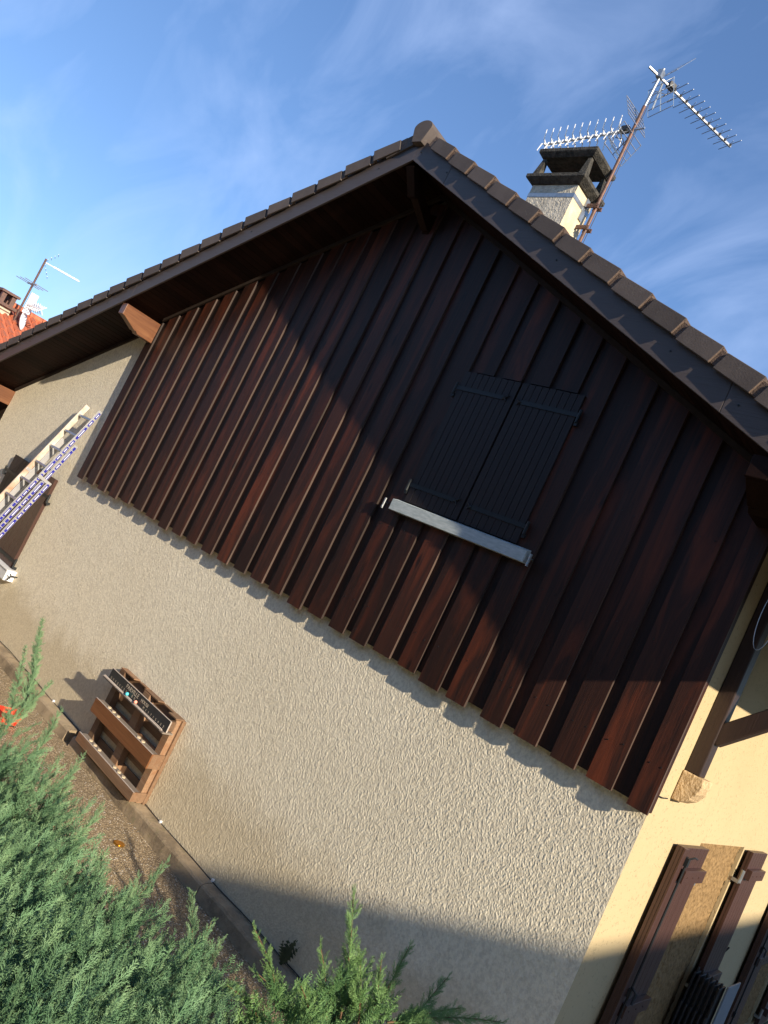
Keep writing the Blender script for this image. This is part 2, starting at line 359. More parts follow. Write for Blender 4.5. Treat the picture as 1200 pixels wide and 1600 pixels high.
def relief_mesh(name, mat, parent, us, vs, keep, amp, size, to_xyz, fade=None):
    U, Vv = np.meshgrid(us, vs); Hh = relief(U, Vv, amp, size)
    if fade is not None: Hh = Hh * fade(U, Vv)
    P = to_xyz(U, Vv, Hh); org = np.array(list(parent.location)); P = P.reshape(-1, 3) - org
    nu, nv = len(us), len(vs)
    I = np.arange(nu * nv).reshape(nv, nu); q = np.stack([I[:-1, :-1], I[:-1, 1:], I[1:, 1:], I[1:, :-1]], -1).reshape(-1, 4)
    cu = (U[:-1, :-1] + U[1:, 1:]) / 2; cv = (Vv[:-1, :-1] + Vv[1:, 1:]) / 2
    q = q[keep(cu, cv).reshape(-1)]
    used = np.unique(q); remap = np.zeros(nu * nv, dtype=np.int64); remap[used] = np.arange(len(used)); q = remap[q]; P = P[used]
    me = bpy.data.meshes.new(name); me.vertices.add(len(P)); me.vertices.foreach_set('co', P.astype(np.float32).reshape(-1))
    me.loops.add(q.size); me.loops.foreach_set('vertex_index', q.astype(np.int32).reshape(-1))
    me.polygons.add(len(q)); me.polygons.foreach_set('loop_start', np.arange(len(q), dtype=np.int32) * 4)
    me.polygons.foreach_set('use_smooth', np.ones(len(q), dtype=bool))
    me.materials.append(MT[mat]); me.update(); me.validate()
    o = bpy.data.objects.new(name, me); COL.objects.link(o); o.parent = parent
    return o

# ------------------------------------------------------------------ ground
g = MB(); g.poly([(-250, -250, -0.012), (250, -250, -0.012), (250, 250, -0.012), (-250, 250, -0.012)])
tag(g.build('ground', 'earth'), kind='structure')
g = MB(); g.poly([(-14, -6.5, 0), (9, -6.5, 0), (9, -0.02, 0), (-14, -0.02, 0)]); g.poly([(0.02, -0.02, 0), (9, -0.02, 0), (9, 9, 0), (0.02, 9, 0)])
tag(g.build('paving', 'paving'), kind='structure')
g = MB()
xs = [-11.6, -9.6, -7.6, -5.64, -5.52, -4.32, -2.93, -1.55, -0.02]
for i in range(len(xs) - 1):
    if i == 3: continue
    a, b_ = xs[i] + 0.004, xs[i + 1] - 0.004
    n = 14; h0 = 0.125 + rnd.uniform(-0.004, 0.004)
    for k in range(n):
        u0 = a + (b_ - a) * k / n; u1 = a + (b_ - a) * (k + 1) / n
        # slightly rounded, worn outer edge
        def prof(j): return rnd.Random(int(j * 1000)).uniform(-0.004, 0.004) if False else 0
        e0 = 0.004 * math.sin(u0 * 9.1) + 0.003 * math.sin(u0 * 23.7 + 1); e1 = 0.004 * math.sin(u1 * 9.1) + 0.003 * math.sin(u1 * 23.7 + 1)
        P0 = [(u0, -0.150 + e0, 0.001), (u0, -0.138 + e0, h0 - 0.022), (u0, -0.125 + e0, h0 - 0.006 + e0), (u0, -0.105, h0), (u0, -0.003, h0 + 0.006)]
        P1 = [(u1, -0.150 + e1, 0.001), (u1, -0.138 + e1, h0 - 0.022), (u1, -0.125 + e1, h0 - 0.006 + e1), (u1, -0.105, h0), (u1, -0.003, h0 + 0.006)]
        for j in range(4): g.poly([P0[j], P1[j], P1[j + 1], P0[j + 1]])
        if k == 0: g.poly(P0 + [(u0, -0.003, 0.001)])
        if k == n - 1: g.poly(P1 + [(u1, -0.003, 0.001)])
tag(g.build('kerb', 'kerb'), kind='structure')

# ------------------------------------------------------------------ house
XR, ZR, PR, PL = -4.1, 6.71, 0.5, 0.482
XL = -11.45
def soff(x): return ZR - PR * (x - XR) if x >= XR else ZR + PL * (x - XR)
H = empty('house', (-5.7, 4, 0), 'cream house with brown boarded gable and tiled roof filling the picture', 'house')
DEPTH = 9.0
g = MB()
prof = [(XL, 0.0), (0, 0.0), (0, soff(0) + .1), (XR, ZR + .1), (XL, soff(XL) + .1)]
us = [0.0]
while us[-1] > XL:
    dd = math.hypot(us[-1] - CAM.x, 5.0); us.append(us[-1] - .00058 * dd)
us[-1] = XL; us = np.array(us[::-1]); vs = np.arange(0.0, 5.2, .0042)
def keepw(u, v):
    sf = np.where(u >= XR, ZR - PR * (u - XR), ZR + PL * (u - XR)); return (v < sf + .08) & ((v < 2.62) | (u < -8.0))
relief_mesh('gable_wall', 'roughcast', H, us, vs, keepw, AMP_W * .9, .0066, lambda U, V_, h_: np.stack([U, -h_, V_], -1), lambda U, V_: np.clip(-U / .02, 0, 1))
g.poly([(-8.05, 0.012, 2.55), (0, 0.012, 2.55), (0, 0.012, soff(0) + .1), (XR, 0.012, ZR + .1), (-8.05, 0.012, soff(-8.05) + .1)])
g.poly([(XL, 0, 0), (XL, 0, soff(XL) + .1), (XL, 0.3, soff(XL) + .1), (XL, 0.3, 0)])
g.build('gable_wall_core', 'roughcast', H)
# far and left walls
g = MB()
g.poly([(x, DEPTH, z) for x, z in prof]); g.poly([(XL, 0.3, 0), (XL, DEPTH, 0), (XL, DEPTH, soff(XL) + .1), (XL, 0.3, soff(XL) + .1)])
g.build('rear_wall', 'roughcast', H)
# side wall with two recessed panels
OP = [(1.34, 2.63), (5.16, 6.45)]; OZ0, OZ1 = 0.14, 2.325; DW = 0.032
g = MB(); ys = [0.0] + [y for o in OP for y in o] + [DEPTH]; ZT = soff(0) + .1
g.poly([(0.0, 0, 0), (0.0, DEPTH, 0), (0.0, DEPTH, OZ0), (0.0, 0, OZ0)])
g.poly([(0.0, 0, OZ1), (0.0, DEPTH, OZ1), (0.0, DEPTH, ZT), (0.0, 0, ZT)])
for k in (0, 2, 4): g.poly([(0.0, ys[k], OZ0), (0.0, ys[k + 1], OZ0), (0.0, ys[k + 1], OZ1), (0.0, ys[k], OZ1)])
for y0, y1 in OP:
    g.poly([(0, y0, OZ0), (-DW, y0, OZ0), (-DW, y0, OZ1), (0, y0, OZ1)]); g.poly([(0, y1, OZ0), (-DW, y1, OZ0), (-DW, y1, OZ1), (0, y1, OZ1)])
    g.poly([(0, y0, OZ1), (0, y1, OZ1), (-DW, y1, OZ1), (-DW, y0, OZ1)]); g.poly([(0, y0, OZ0), (0, y1, OZ0), (-DW, y1, OZ0), (-DW, y0, OZ0)])
g.build('side_wall', 'smooth', H)
for y0, y1 in OP:
    o = relief_mesh('roughcast_panel', 'ochre', H, np.arange(y0, y1 + .004, .008), np.arange(OZ0, OZ1 + .004, .008), lambda u, v: u > -99, .016, .022, lambda U, V_, h_: np.stack([-DW + h_, U, V_], -1))
    tag(o, 'ochre roughcast panel between the open shutters')

# ---- cladding
right_edges = [-8.012, -7.709, -7.383, -7.068, -6.752, -6.429, -6.118, -5.81, -5.51, -5.207, -4.894, -4.592, -4.287, -3.994, -3.694, -3.383,
               -3.09, -2.793, -2.518, -2.233, -1.955, -1.691, -1.428, -1.099, -0.803, -0.500, -0.232, 0.022]
left_edges = [-8.182]
wid = {16: .19, 17: .185, 18: .19, 19: .19, 20: .182, 21: .2, 22: .18, 23: .18, 24: .185, 25: .183, 26: .18, 27: .137}
for i in range(1, len(right_edges)): left_edges.append(right_edges[i] - wid.get(i, 0.182) + rnd.uniform(-.004, .004) * (i < 15))
WX0, WX1, WZ0, WZ1 = -2.78, -1.60, 3.70, 4.965   # gable window opening in the boards
g = MB()
def board(x0, x1, y0, y1, zb, edge):
    zt0 = soff(x0) - 0.045; zt1 = soff(x1) - 0.045
    if x0 < XR < x1: zt0 = min(zt0, zt1); zt1 = zt0
    spans = [(zb, None)]
    if x1 > WX0 and x0 < WX1:
        if x0 >= WX0 - 0.1 and x1 <= WX1 + 0.1: spans = [(zb, WZ0 - 0.06), (WZ1 + 0.01, None)]
        elif y1 > 0: pass
    for a, t_ in spans:
        ta, tb = (zt0, zt1) if t_ is None else (t_, t_)
        yw = rnd.uniform(-.002, .002)
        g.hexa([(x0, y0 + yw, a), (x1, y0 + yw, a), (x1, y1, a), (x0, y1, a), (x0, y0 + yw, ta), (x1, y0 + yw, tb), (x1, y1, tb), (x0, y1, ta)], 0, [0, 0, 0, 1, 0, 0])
for i, (x0, x1) in enumerate(zip(left_edges, right_edges)):
    g.bid = rnd.random() ** 1.1 * 1.15
    board(x0, x1, -0.075, -0.053, 2.480 + rnd.uniform(-.022, .020), True)
for i in range(len(right_edges) - 1):
    g.bid = rnd.random() * 0.25  # rear boards darker: shade of the gaps put into their tone
    x0 = right_edges[i] - 0.03; x1 = left_edges[i + 1] + 0.03
    board(x0, x1, -0.0505, -0.026, 2.515 + rnd.uniform(-.012, .012), True)
# a return board closing the right end, and battens behind
g.bid = 0.4; g.box(-0.02, 0.020, -0.0465, -0.004, 2.49, soff(0) - .05)
for z in (2.75, 3.45): g.box(-8.15, -0.03, -0.0215, -0.001, z, z + .04)
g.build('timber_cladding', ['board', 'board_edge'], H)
g = MB()
for i, (x0, x1) in enumerate(zip(left_edges, right_edges)):
    for z in (2.77, 3.47, 4.2, 4.95, 5.7):
        if z > soff((x0 + x1) / 2) - .2 or (WX0 - .15 < (x0 + x1) / 2 < WX1 + .1 and WZ0 - .2 < z < WZ1 + .05): continue
        for fx in (.22, .78):
            xn = x0 + (x1 - x0) * fx + rnd.uniform(-.006, .006); zn = z + rnd.uniform(-.012, .012)
            g.tube([(xn, -.0745, zn), (xn, -.0785, zn)], .0042, 6)
o = g.build('nail_heads', 'iron', H); o['kind'] = 'stuff'
# trim strips under the soffit
g = MB()
def slopebox(g, x0, x1, y0, y1, h0, h1, mi=0):
    for a, b_ in ([(x0, x1)] if not (x0 < XR < x1) else [(x0, XR), (XR, x1)]):
        g.hexa([(a, y0, soff(a) + h0), (b_, y0, soff(b_) + h0), (b_, y1, soff(b_) + h0), (a, y1, soff(a) + h0),
                (a, y0, soff(a) + h1), (b_, y0, soff(b_) + h1), (b_, y1, soff(b_) + h1), (a, y1, soff(a) + h1)], mi)
slopebox(g, -8.0, -0.1, -0.10, -0.075, -0.05, -0.004); slopebox(g, XL, -8.2, -0.028, -0.002, -0.05, -0.004)
g.build('eaves_trim', 'trim', H)

# ---- roof
YF = -0.60; XE = 1.39; XW = -12.9; YB = DEPTH + .5
g = MB()
slopebox(g, XW, XE, YF + 0.01, YB, 0.03, 0.19)
g.build('roof', 'tile_edge', H)
roof = H.children[-1]
g = MB(); xs = XW
while xs < XE - 0.01:
    x1 = min(xs + 0.085, XE)
    g.bid = rnd.random()
    a, b_ = xs + 0.003, x1 - 0.003
    if not (a < XR < b_): slopebox(g, a, b_, YF + 0.004, 0.0, 0.0, 0.014)
    else: slopebox(g, a, XR - .002, YF + 0.004, 0.0, 0.0, 0.014); slopebox(g, XR + .002, b_, YF + .004, 0.0, 0.0, 0.014)
    xs = x1
slopebox(g, XW, XE, YF + 0.006, 0.3, 0.0145, 0.028)
g.bid = .5
slopebox(g, 0.002, XE, 0.002, DEPTH, 0.0, 0.014)
g.build('soffit', 'soffit', H)
for (a, b_) in ((XW, XR), (XR, XE)):
    g = MB()
    # two-piece boards with a fine joint, returned lip at the foot
    jl = [a, b_] if a < XR - 1 else [a, -3.55, -0.36, b_]
    jl = [a, -8.0, b_] if a < XR - 1 else jl
    for p, q in zip(jl[:-1], jl[1:]):
        e = 0.0015
        slopebox(g, p + (e if p != XR else 0), q - (e if q != XR else 0), YF - 0.022, YF, -0.012, 0.215)
    o = g.build('bargeboard', 'fascia', H, bevel=0.003)
    for sx in ([-4.51, -6.1, -8.51, -10.2] if a < XR - 1 else [-3.575, -2.0, -0.823, -0.27, -4.03]):
        g = MB(); g.tube([(sx, YF - 0.0215, soff(sx) + .1), (sx, YF - 0.028, soff(sx) + .1)], 0.006, 8); g.build('screw', 'iron', o, smooth=True)
# verge tiles
def verge(right):
    g = MB(); pitch = 0.3085
    if right: starts = [-3.70 + pitch * k for k in range(0, 17)]
    else: starts = [-4.52 - pitch * 1.06 * k for k in range(0, 27)]
    sl = PR if right else PL
    c = 1 / math.sqrt(1 + sl * sl)
    for x in starts:
        # local frame: s along the slope downwards, n outward normal of the slope
        d = Vector((c, 0, -sl * c)) if right else Vector((-c, 0, -sl * c))
        n = Vector((sl * c, 0, c)) if right else Vector((-sl * c, 0, c))
        pitch_s = pitch / c * (1 if right else 1.06)
        o = Vector((x, 0, soff(x)))          # lower end of this tile
        if right and x > XE - .02: continue
        g.bid = rnd.random(); jit = rnd.uniform(-.006, .006); jn = rnd.uniform(-.004, .004)
        def P(s_, n_, y_): q = o + d * (s_ + jit) + n * (n_ + jn); return (q.x, y_, q.z)
        LN = pitch_s + 0.03
        yo, yi = YF - 0.068, YF - 0.058      # outer face, lower end proud of upper end
        # flange (vertical cheek): tapered, lower end (s=0) proud
        s0, s1 = -LN + 0.075, 0.0
        g.hexa([P(s0, .158, yi), P(s1, .168, yo), P(s1, .168, yo + .02), P(s0, .158, yi + .02),
                P(s0, .280, yi), P(s1, .298, yo), P(s1, .298, yo + .02), P(s0, .280, yi + .02)], 0, [0, 0, 0, 1, 0, 0])
        # neck that tucks under the tile above
        g.hexa([P(s0 - .07, .172, YF - .046), P(s0, .172, YF - .046), P(s0, .172, YF - .030), P(s0 - .07, .172, YF - .030),
                P(s0 - .07, .279, YF - .046), P(s0, .279, YF - .046), P(s0, .279, YF - .030), P(s0 - .07, .279, YF - .030)], 1)
        # top slab of the tile
        g.hexa([P(s0, .246, yi), P(s1, .272, yo), P(s1, .272, YF + .32), P(s0, .246, YF + .32),
                P(s0, .2805, yi + .001), P(s1, .2985, yo + .001), P(s1, .2985, YF + .32), P(s0, .2805, YF + .32)], 0, [0, 0, 0, 1, 0, 0])
    g.bid = .2; slopebox(g, *((XR + .01, XE - .01) if right else (XW + .01, XR - .01)), YF + .0125, YF + .034, .18, .283, 1)
    if not right: g.bid = .3; slopebox(g, -4.46, -4.17, YF - .044, YF - .024, .17, .31)
    return g.build('verge_tiles', ['tile', 'tile_edge'], roof, bevel=0.004)
verge(True); verge(False)
# field tiles further back (simple stepped courses, seen only from elsewhere)
g = MB()
for right in (True, False):
    x = XR
    while (x < XE - .3) if right else (x > XW + .3):
        x2 = x + (.3085 if right else -.327)
        a, b_ = (x, x2) if right else (x2, x)
        hi, lo = (.205, .235) if right else (.235, .205)
        g.hexa([(a, YF + .33, soff(a) + .18), (b_, YF + .33, soff(b_) + .18), (b_, YB, soff(b_) + .18), (a, YB, soff(a) + .18),
                (a, YF + .33, soff(a) + (.24 if right else .29)), (b_, YF + .33, soff(b_) + (.29 if right else .24)), (b_, YB, soff(b_) + (.29 if right else .24)), (a, YB, soff(a) + (.24 if right else .29))], 0)
        x = x2
g.build('roof_tiles', 'tile', roof)
# ridge tile with closed end
g = MB()
RX0 = XR + 0.005
rp = [(RX0 - .062, ZR + .135), (RX0 - .112, ZR + .285)]
for k in range(1, 12):
    a = math.pi * (k / 12.0); rp.append((RX0 - 0.116 * math.cos(a), ZR + 0.285 + 0.085 * math.sin(a)))
rp += [(RX0 + .112, ZR + .285), (RX0 + .062, ZR + .135)]
y = YF - 0.085
while y < YB:
    sc = 1.0
    y2 = min(y + 0.40, YB)
    pr0 = [(RX0 + (u - RX0) * 1.0, w_) for u, w_ in rp]
    pr1 = [(RX0 + (u - RX0) * 0.94, ZR + .2 + (w_ - ZR - .2) * 0.96) for u, w_ in rp]
    n = len(g.v); k = len(rp)
    g.v += [(u, y, w_) for u, w_ in pr0] + [(u, y2, w_) for u, w_ in pr1]
    for i in range(k):
        j = (i + 1) % k; g.f.append((n + i, n + j, n + k + j, n + k + i)); g.m.append(0); g.b.append(.5)
    g.f.append(tuple(range(n, n + k))); g.m.append(0); g.b.append(.5)
    g.f.append(tuple(range(n + k, n + 2 * k))); g.m.append(0); g.b.append(.5)
    y = y2
g.build('ridge_tile', 'tile', roof, smooth=True, bevel=0.004)
# eaves gutter at the right
g = MB()
gp = [(XE + .005 + .065 + .062 * math.cos(a), soff(XE) + .17 + .062 * math.sin(a)) for a in [math.pi * (1 + k / 8) for k in range(9)]]
gp2 = [(XE + .005 + .065 + .055 * math.cos(a), soff(XE) + .172 + .055 * math.sin(a)) for a in [math.pi * (2 - k / 8) for k in range(9)]]
g.prism(gp + gp2, YF, YB, 'y'); g.build('gutter', 'fascia', H, smooth=True)

# ---- purlins
def purlin(x0, x1, zb, zt, mat, lab=None):
    g = MB()
    pf = [(0.0, zb), (-.30, zb + .005), (-.335, zb + .035), (-.36, zb + .03), (-.56, zb + .13), (-.595, zb + .135), (-.595, zt), (0.0, zt)]
    g.prism(pf, x0, x1, 'x'); o = g.build('purlin', mat, H, bevel=0.006)
    if lab: o['label'] = lab
purlin(-8.175, -8.045, 4.46, soff(-8.175) - .002, 'beam', 'orange-brown beam end standing out where boards meet render')
purlin(-11.56, -11.43, 2.87, soff(-11.56) - .002, 'beam', 'beam end at the far left corner of the wall')
purlin(-0.085, 0.045, 4.36, soff(0.045) - .002, 'soffit', 'beam end at the right corner, its shade put into the dark colour')  # near-black soffit colour stands in for this beam's shaded side
# ridge strut
g = MB()
g.obox((-4.1, -.47, 6.55), (.05, 0, 0), (0, .06, .02), (0, .09, -.105))
g.obox((-4.1, -.25, 6.42), (.048, 0, 0), (0, .055, .03), (0, .19, -.10))
g.obox((-4.1, -.06, 6.36), (.046, 0, 0), (0, .05, .02), (0, .05, -.10))
g.build('ridge_strut', 'soffit', H, bevel=0.004)

# ---- console bracket under the right eaves, on its corbel
g = MB()
g.box(0.002, 0.10, 0.29, 0.41, 2.80, 4.48)
def brace(g, p, q, w, y0, y1):
    p = Vector(p); q = Vector(q); d = (q - p).normalized(); n = Vector((-d.z, 0, d.x)) * (w / 2)
    a = [p - n, q - n, q + n, p + n]
    g.hexa([(a[0].x, y0, a[0].z), (a[1].x, y0, a[1].z), (a[1].x, y1, a[1].z), (a[0].x, y1, a[0].z), (a[3].x, y0, a[3].z), (a[2].x, y0, a[2].z), (a[2].x, y1, a[2].z), (a[3].x, y1, a[3].z)])
brace(g, (0.07, 0, 3.06), (0.98, 0, 3.97), 0.115, 0.30, 0.40)
g.box(0.10, 1.2, 0.295, 0.405, 3.90, 4.02); g.box(1.02, 1.14, -0.5, DEPTH, 4.02, soff(1.14) - .003)
g.build('eaves_bracket', 'beam_dark', H, bevel=0.008)
g = MB()
cp = [(0.002, 2.80), (0.002, 2.60), (0.05, 2.605), (0.10, 2.64), (0.135, 2.70), (0.145, 2.75), (0.14, 2.80)]
g.prism(cp, 0.27, 0.47, 'y'); g.hexa([(0.002, .47, 2.72), (.11, .47, 2.74), (.06, .62, 2.74), (0.002, .64, 2.73), (0.002, .47, 2.79), (.12, .47, 2.79), (.08, .60, 2.785), (0.002, .64, 2.78)])
tag(g.build('stone_corbel', 'stone', H, bevel=0.008), 'rough yellow stone corbel under the bracket post')
# small wire by the corner
g = MB(); g.tube([(0.006, .02, 2.60), (0.012, .10, 2.595), (0.02, .16, 2.60)], 0.004, 6, 0); g.build('nail', 'iron', H)

# ---- gable shutters
def leaf(x0, x1, y, z0, z1, n, mat, parent, hinge_left, zs):
    g = MB(); w_ = (x1 - x0) / n
    for k in range(n):
        g.bid = rnd.random(); a = x0 + w_ * k + .0025; b_ = x0 + w_ * (k + 1) - .0025
        g.box(a, b_, y - .014, y, z0, z1)
    g.box(x0 + .003, x1 - .003, y, y + .012, z0 + .003, z1 - .003)
    sh = g.build('shutter', mat, parent, bevel=0.0015)
    for z in zs:
        g = MB(); yy = y - .015
        L_ = x1 - x0
        hx, tx = (x0 - .025, x1 - .10) if hinge_left else (x1 + .025, x0 + .07)
        sgn = 1 if hinge_left else -1
        g.box(min(hx, tx), max(hx, tx), yy - .006, yy, z - .018, z + .018)
        g.tube([(tx, yy - .004, z), (tx + sgn * .03, yy - .006, z + .008), (tx + sgn * .055, yy - .006, z + .03)], .008, 6, 0, .004)
        g.tube([(tx, yy - .004, z), (tx + sgn * .025, yy - .006, z - .01), (tx + sgn * .035, yy - .006, z - .03)], .008, 6, 0, .004)
        g.tube([(hx, yy - .004, z - .06), (hx, yy - .004, z + .045)], .013, 8)
        g.box(hx - .014, hx + .014, yy - .004, yy + .03, z - .085, z - .055)
        g.build('hinge', 'iron', sh)
    return sh
leaf(-2.80, -2.205, -.082, 3.715, 4.96, 9, 'shutter', H, True, (4.80, 3.865))
leaf(-2.19, -1.60, -.082, 3.715, 4.96, 9, 'shutter', H, False, (4.795, 3.86))
g = MB(); g.box(-2.80, -1.60, -.068, -.023, 3.715, 4.96); g.build('window_frame', 'shutter', H)
g = MB(); g.box(-2.885, -1.465, -.135, -.03, 3.60, 3.69); g.hexa([(-2.885, -.135, 3.6905), (-1.465, -.135, 3.6905), (-1.465, -.07, 3.6905), (-2.885, -.07, 3.6905), (-2.885, -.135, 3.694), (-1.465, -.135, 3.694), (-1.465, -.07, 3.71), (-2.885, -.07, 3.71)])
o = g.build('window_sill', 'sill', H, bevel=0.004); o['label'] = 'weathered pale grey window sill'
for hx in (-2.975, -1.425):
    g = MB(); g.tube([(hx, -.073, 3.645), (hx, -.115, 3.645), (hx, -.125, 3.60)], .008, 8); g.tube([(hx, -.12, 3.68), (hx, -.12, 3.585)], .010, 8)
    g.build('shutter_catch', 'galv', H)

# ---- lower left window, shutters shut, behind the ladder
def lower(x0, x1): 
    g = MB(); n = 5; w_ = (x1 - x0) / n
    for k in range(n): g.box(x0 + w_ * k + .002, x0 + w_ * (k + 1) - .002, -.05, -.03, .955, 2.28)
    g.box(x0 + .002, x1 - .002, -.03, -.004, .957, 2.278)
    sh = g.build('shutter', 'shutter' if x0 < -10 else 'shutter_red', H, bevel=.001)  # left leaf near-black: the ladder's shadow put into its colour
    for z in (2.02, 1.05):
        g = MB(); left = x0 < -10
        a, b_ = (x0 - .09, x1 - .2) if left else (x0 + .2, x1 + .07)
        g.box(a, b_, -.058, -.051, z - .02, z + .02); hx = a if left else b_
        g.tube([(hx, -.05, z - .07), (hx, -.05, z + .05)], .016, 8); g.box(hx - .015, hx + .015, -.05, -.001, z - .09, z - .06)
        g.build('hinge', 'iron', sh)
lower(-10.22, -9.47); lower(-9.46, -8.72)
g = MB(); g.box(-10.35, -8.56, -.14, -.003, .80, .93); g.box(-10.36, -8.55, -.15, -.003, .931, .95); o = g.build('window_sill', 'plastic_white', H, bevel=.005); o['label'] = 'white sill of the ladder window'
g = MB(); g.tube([(-8.50, -.002, .90), (-8.48, -.10, .90), (-8.44, -.14, .93)], .008, 6); g.tube([(-8.48, -.10, .90), (-8.46, -.13, .84)], .008, 6); g.tube([(-8.52, -.08, .86), (-8.42, -.12, .87)], .006, 6); g.build('shutter_catch', 'iron', H)

# ---- side wall shutters
def side_leaf(y0, y1, hinge_y, parent):
    left = hinge_y > y0 + .3
    g = MB(); n = 6; w_ = (y1 - y0) / n
    for k in range(n): g.box(.052, .074, y0 + w_ * k + .0015, y0 + w_ * (k + 1) - .0015, .15, 2.318)
    g.box(.028, .052, y0 + .003, y1 - .003, .152, 2.316)
    g.box(.0745, .088, (y0 if left else y1 - .085), (y0 + .085 if left else y1), .15, 2.316) if left else None
    sh = g.build('shutter', 'shutter_red', parent, bevel=.002)
    for z in (2.13, 1.17, .35):
        g = MB(); a, b_ = (y0 + .11, y1 - .01) if left else (y0 + .02, y1 - .02)
        g.box(.0745, .118, a, b_, z - .045, z + .045)
        for k in range(3): g.tube([(.118, a + (b_ - a) * (.15 + .28 * k), z), (.1225, a + (b_ - a) * (.15 + .28 * k), z)], .007, 6)
        g.build('batten', 'shutter_red', sh, bevel=.006)
        g = MB(); hy = y1 + .012 if left else y0 - .02
        g.box(.002, .06, hy - .02, hy + .02, z - .10, z - .07); g.tube([(.06, hy, z - .09), (.06, hy, z + .02)], .016, 8)
        g.build('hinge', 'galv', sh)
    if left:
        g = MB(); yb = y0 + .10
        g.tube([(.10, yb, 2.24), (.10, yb, .25)], .008, 8)
        for z in (2.23, 1.3, .6): g.box(.0885, .112, yb - .02, yb + .02, z - .03, z + .03)
        g.tube([(.10, yb, 2.25), (.13, yb + .02, 2.28), (.13, yb + .09, 2.27)], .006, 6)
        g.tube([(.10, yb, 1.34), (.14, yb - .01, 1.32), (.145, yb - .03, 1.25)], .009, 6)
        g.build('lock_rod', 'iron', sh)
for dy in (0.0, 3.82):
    side_leaf(.71 + dy, 1.315 + dy, 1.33 + dy, H); side_leaf(2.665 + dy, 3.20 + dy, 2.64 + dy, H)
g = MB(); g.tube([(.001, 3.32, 1.36), (.05, 3.32, 1.36), (.06, 3.34, 1.40)], .008, 6); g.tube([(.045, 3.27, 1.355), (.045, 3.37, 1.36)], .006, 6); g.build('shutter_catch', 'iron', H)

# ---- chimney
CX0, CX1, CY0, CY1 = -4.272, -3.658, 1.2, 1.57
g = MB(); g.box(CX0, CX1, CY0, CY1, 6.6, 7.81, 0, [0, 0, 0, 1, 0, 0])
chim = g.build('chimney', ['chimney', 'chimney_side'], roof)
tag(chim, 'pale rendered chimney with dark concrete cap')
g = MB(); g.box(CX0 - .004, CX1 + .004, CY0 - .004, CY1 + .004, 7.635, 7.685); g.build('steel_band', 'galv', chim)
g = MB(); e = .085
g.hexa([(CX0 - .02, CY0 - .02, 7.79), (CX1 + .02, CY0 - .02, 7.79), (CX1 + .02, CY1 + .02, 7.79), (CX0 - .02, CY1 + .02, 7.79),
        (CX0 - e, CY0 - e, 7.84), (CX1 + e, CY0 - e, 7.84), (CX1 + e, CY1 + e, 7.84), (CX0 - e, CY1 + e, 7.84)])
g.box(CX0 - e, CX1 + e, CY0 - e, CY1 + e, 7.841, 7.885)
e2 = .075
for sx in (0, 1):
    for sy in (0, 1):
        bx = CX0 + .0 if sx == 0 else CX1 - .0; by = CY0 + .0 if sy == 0 else CY1 - .0
        dx = 1 if sx == 0 else -1; dy = 1 if sy == 0 else -1
        a = [(bx - dx * .05, by - dy * .05), (bx + dx * .05, by + dy * .04)]
        t_ = [(bx - dx * .015, by - dy * .015), (bx + dx * .03, by + dy * .03)]
        g.hexa([(a[0][0], a[0][1], 7.886), (a[1][0], a[0][1], 7.886), (a[1][0], a[1][1], 7.886), (a[0][0], a[1][1], 7.886),
                (t_[0][0], t_[0][1], 8.13), (t_[1][0], t_[0][1], 8.13), (t_[1][0], t_[1][1], 8.13), (t_[0][0], t_[1][1], 8.13)])
g.hexa([(CX0 - .03, CY0 - .03, 8.125), (CX1 + .03, CY0 - .03, 8.125), (CX1 + .03, CY1 + .03, 8.125), (CX0 - .03, CY1 + .03, 8.125),
        (CX0 - e2, CY0 - e2, 8.17), (CX1 + e2, CY0 - e2, 8.17), (CX1 + e2, CY1 + e2, 8.17), (CX0 - e2, CY1 + e2, 8.17)])
g.box(CX0 - e2, CX1 + e2, CY0 - e2, CY1 + e2, 8.171, 8.215)
o = g.build('chimney_cap', 'concrete_dark', chim, bevel=.006)

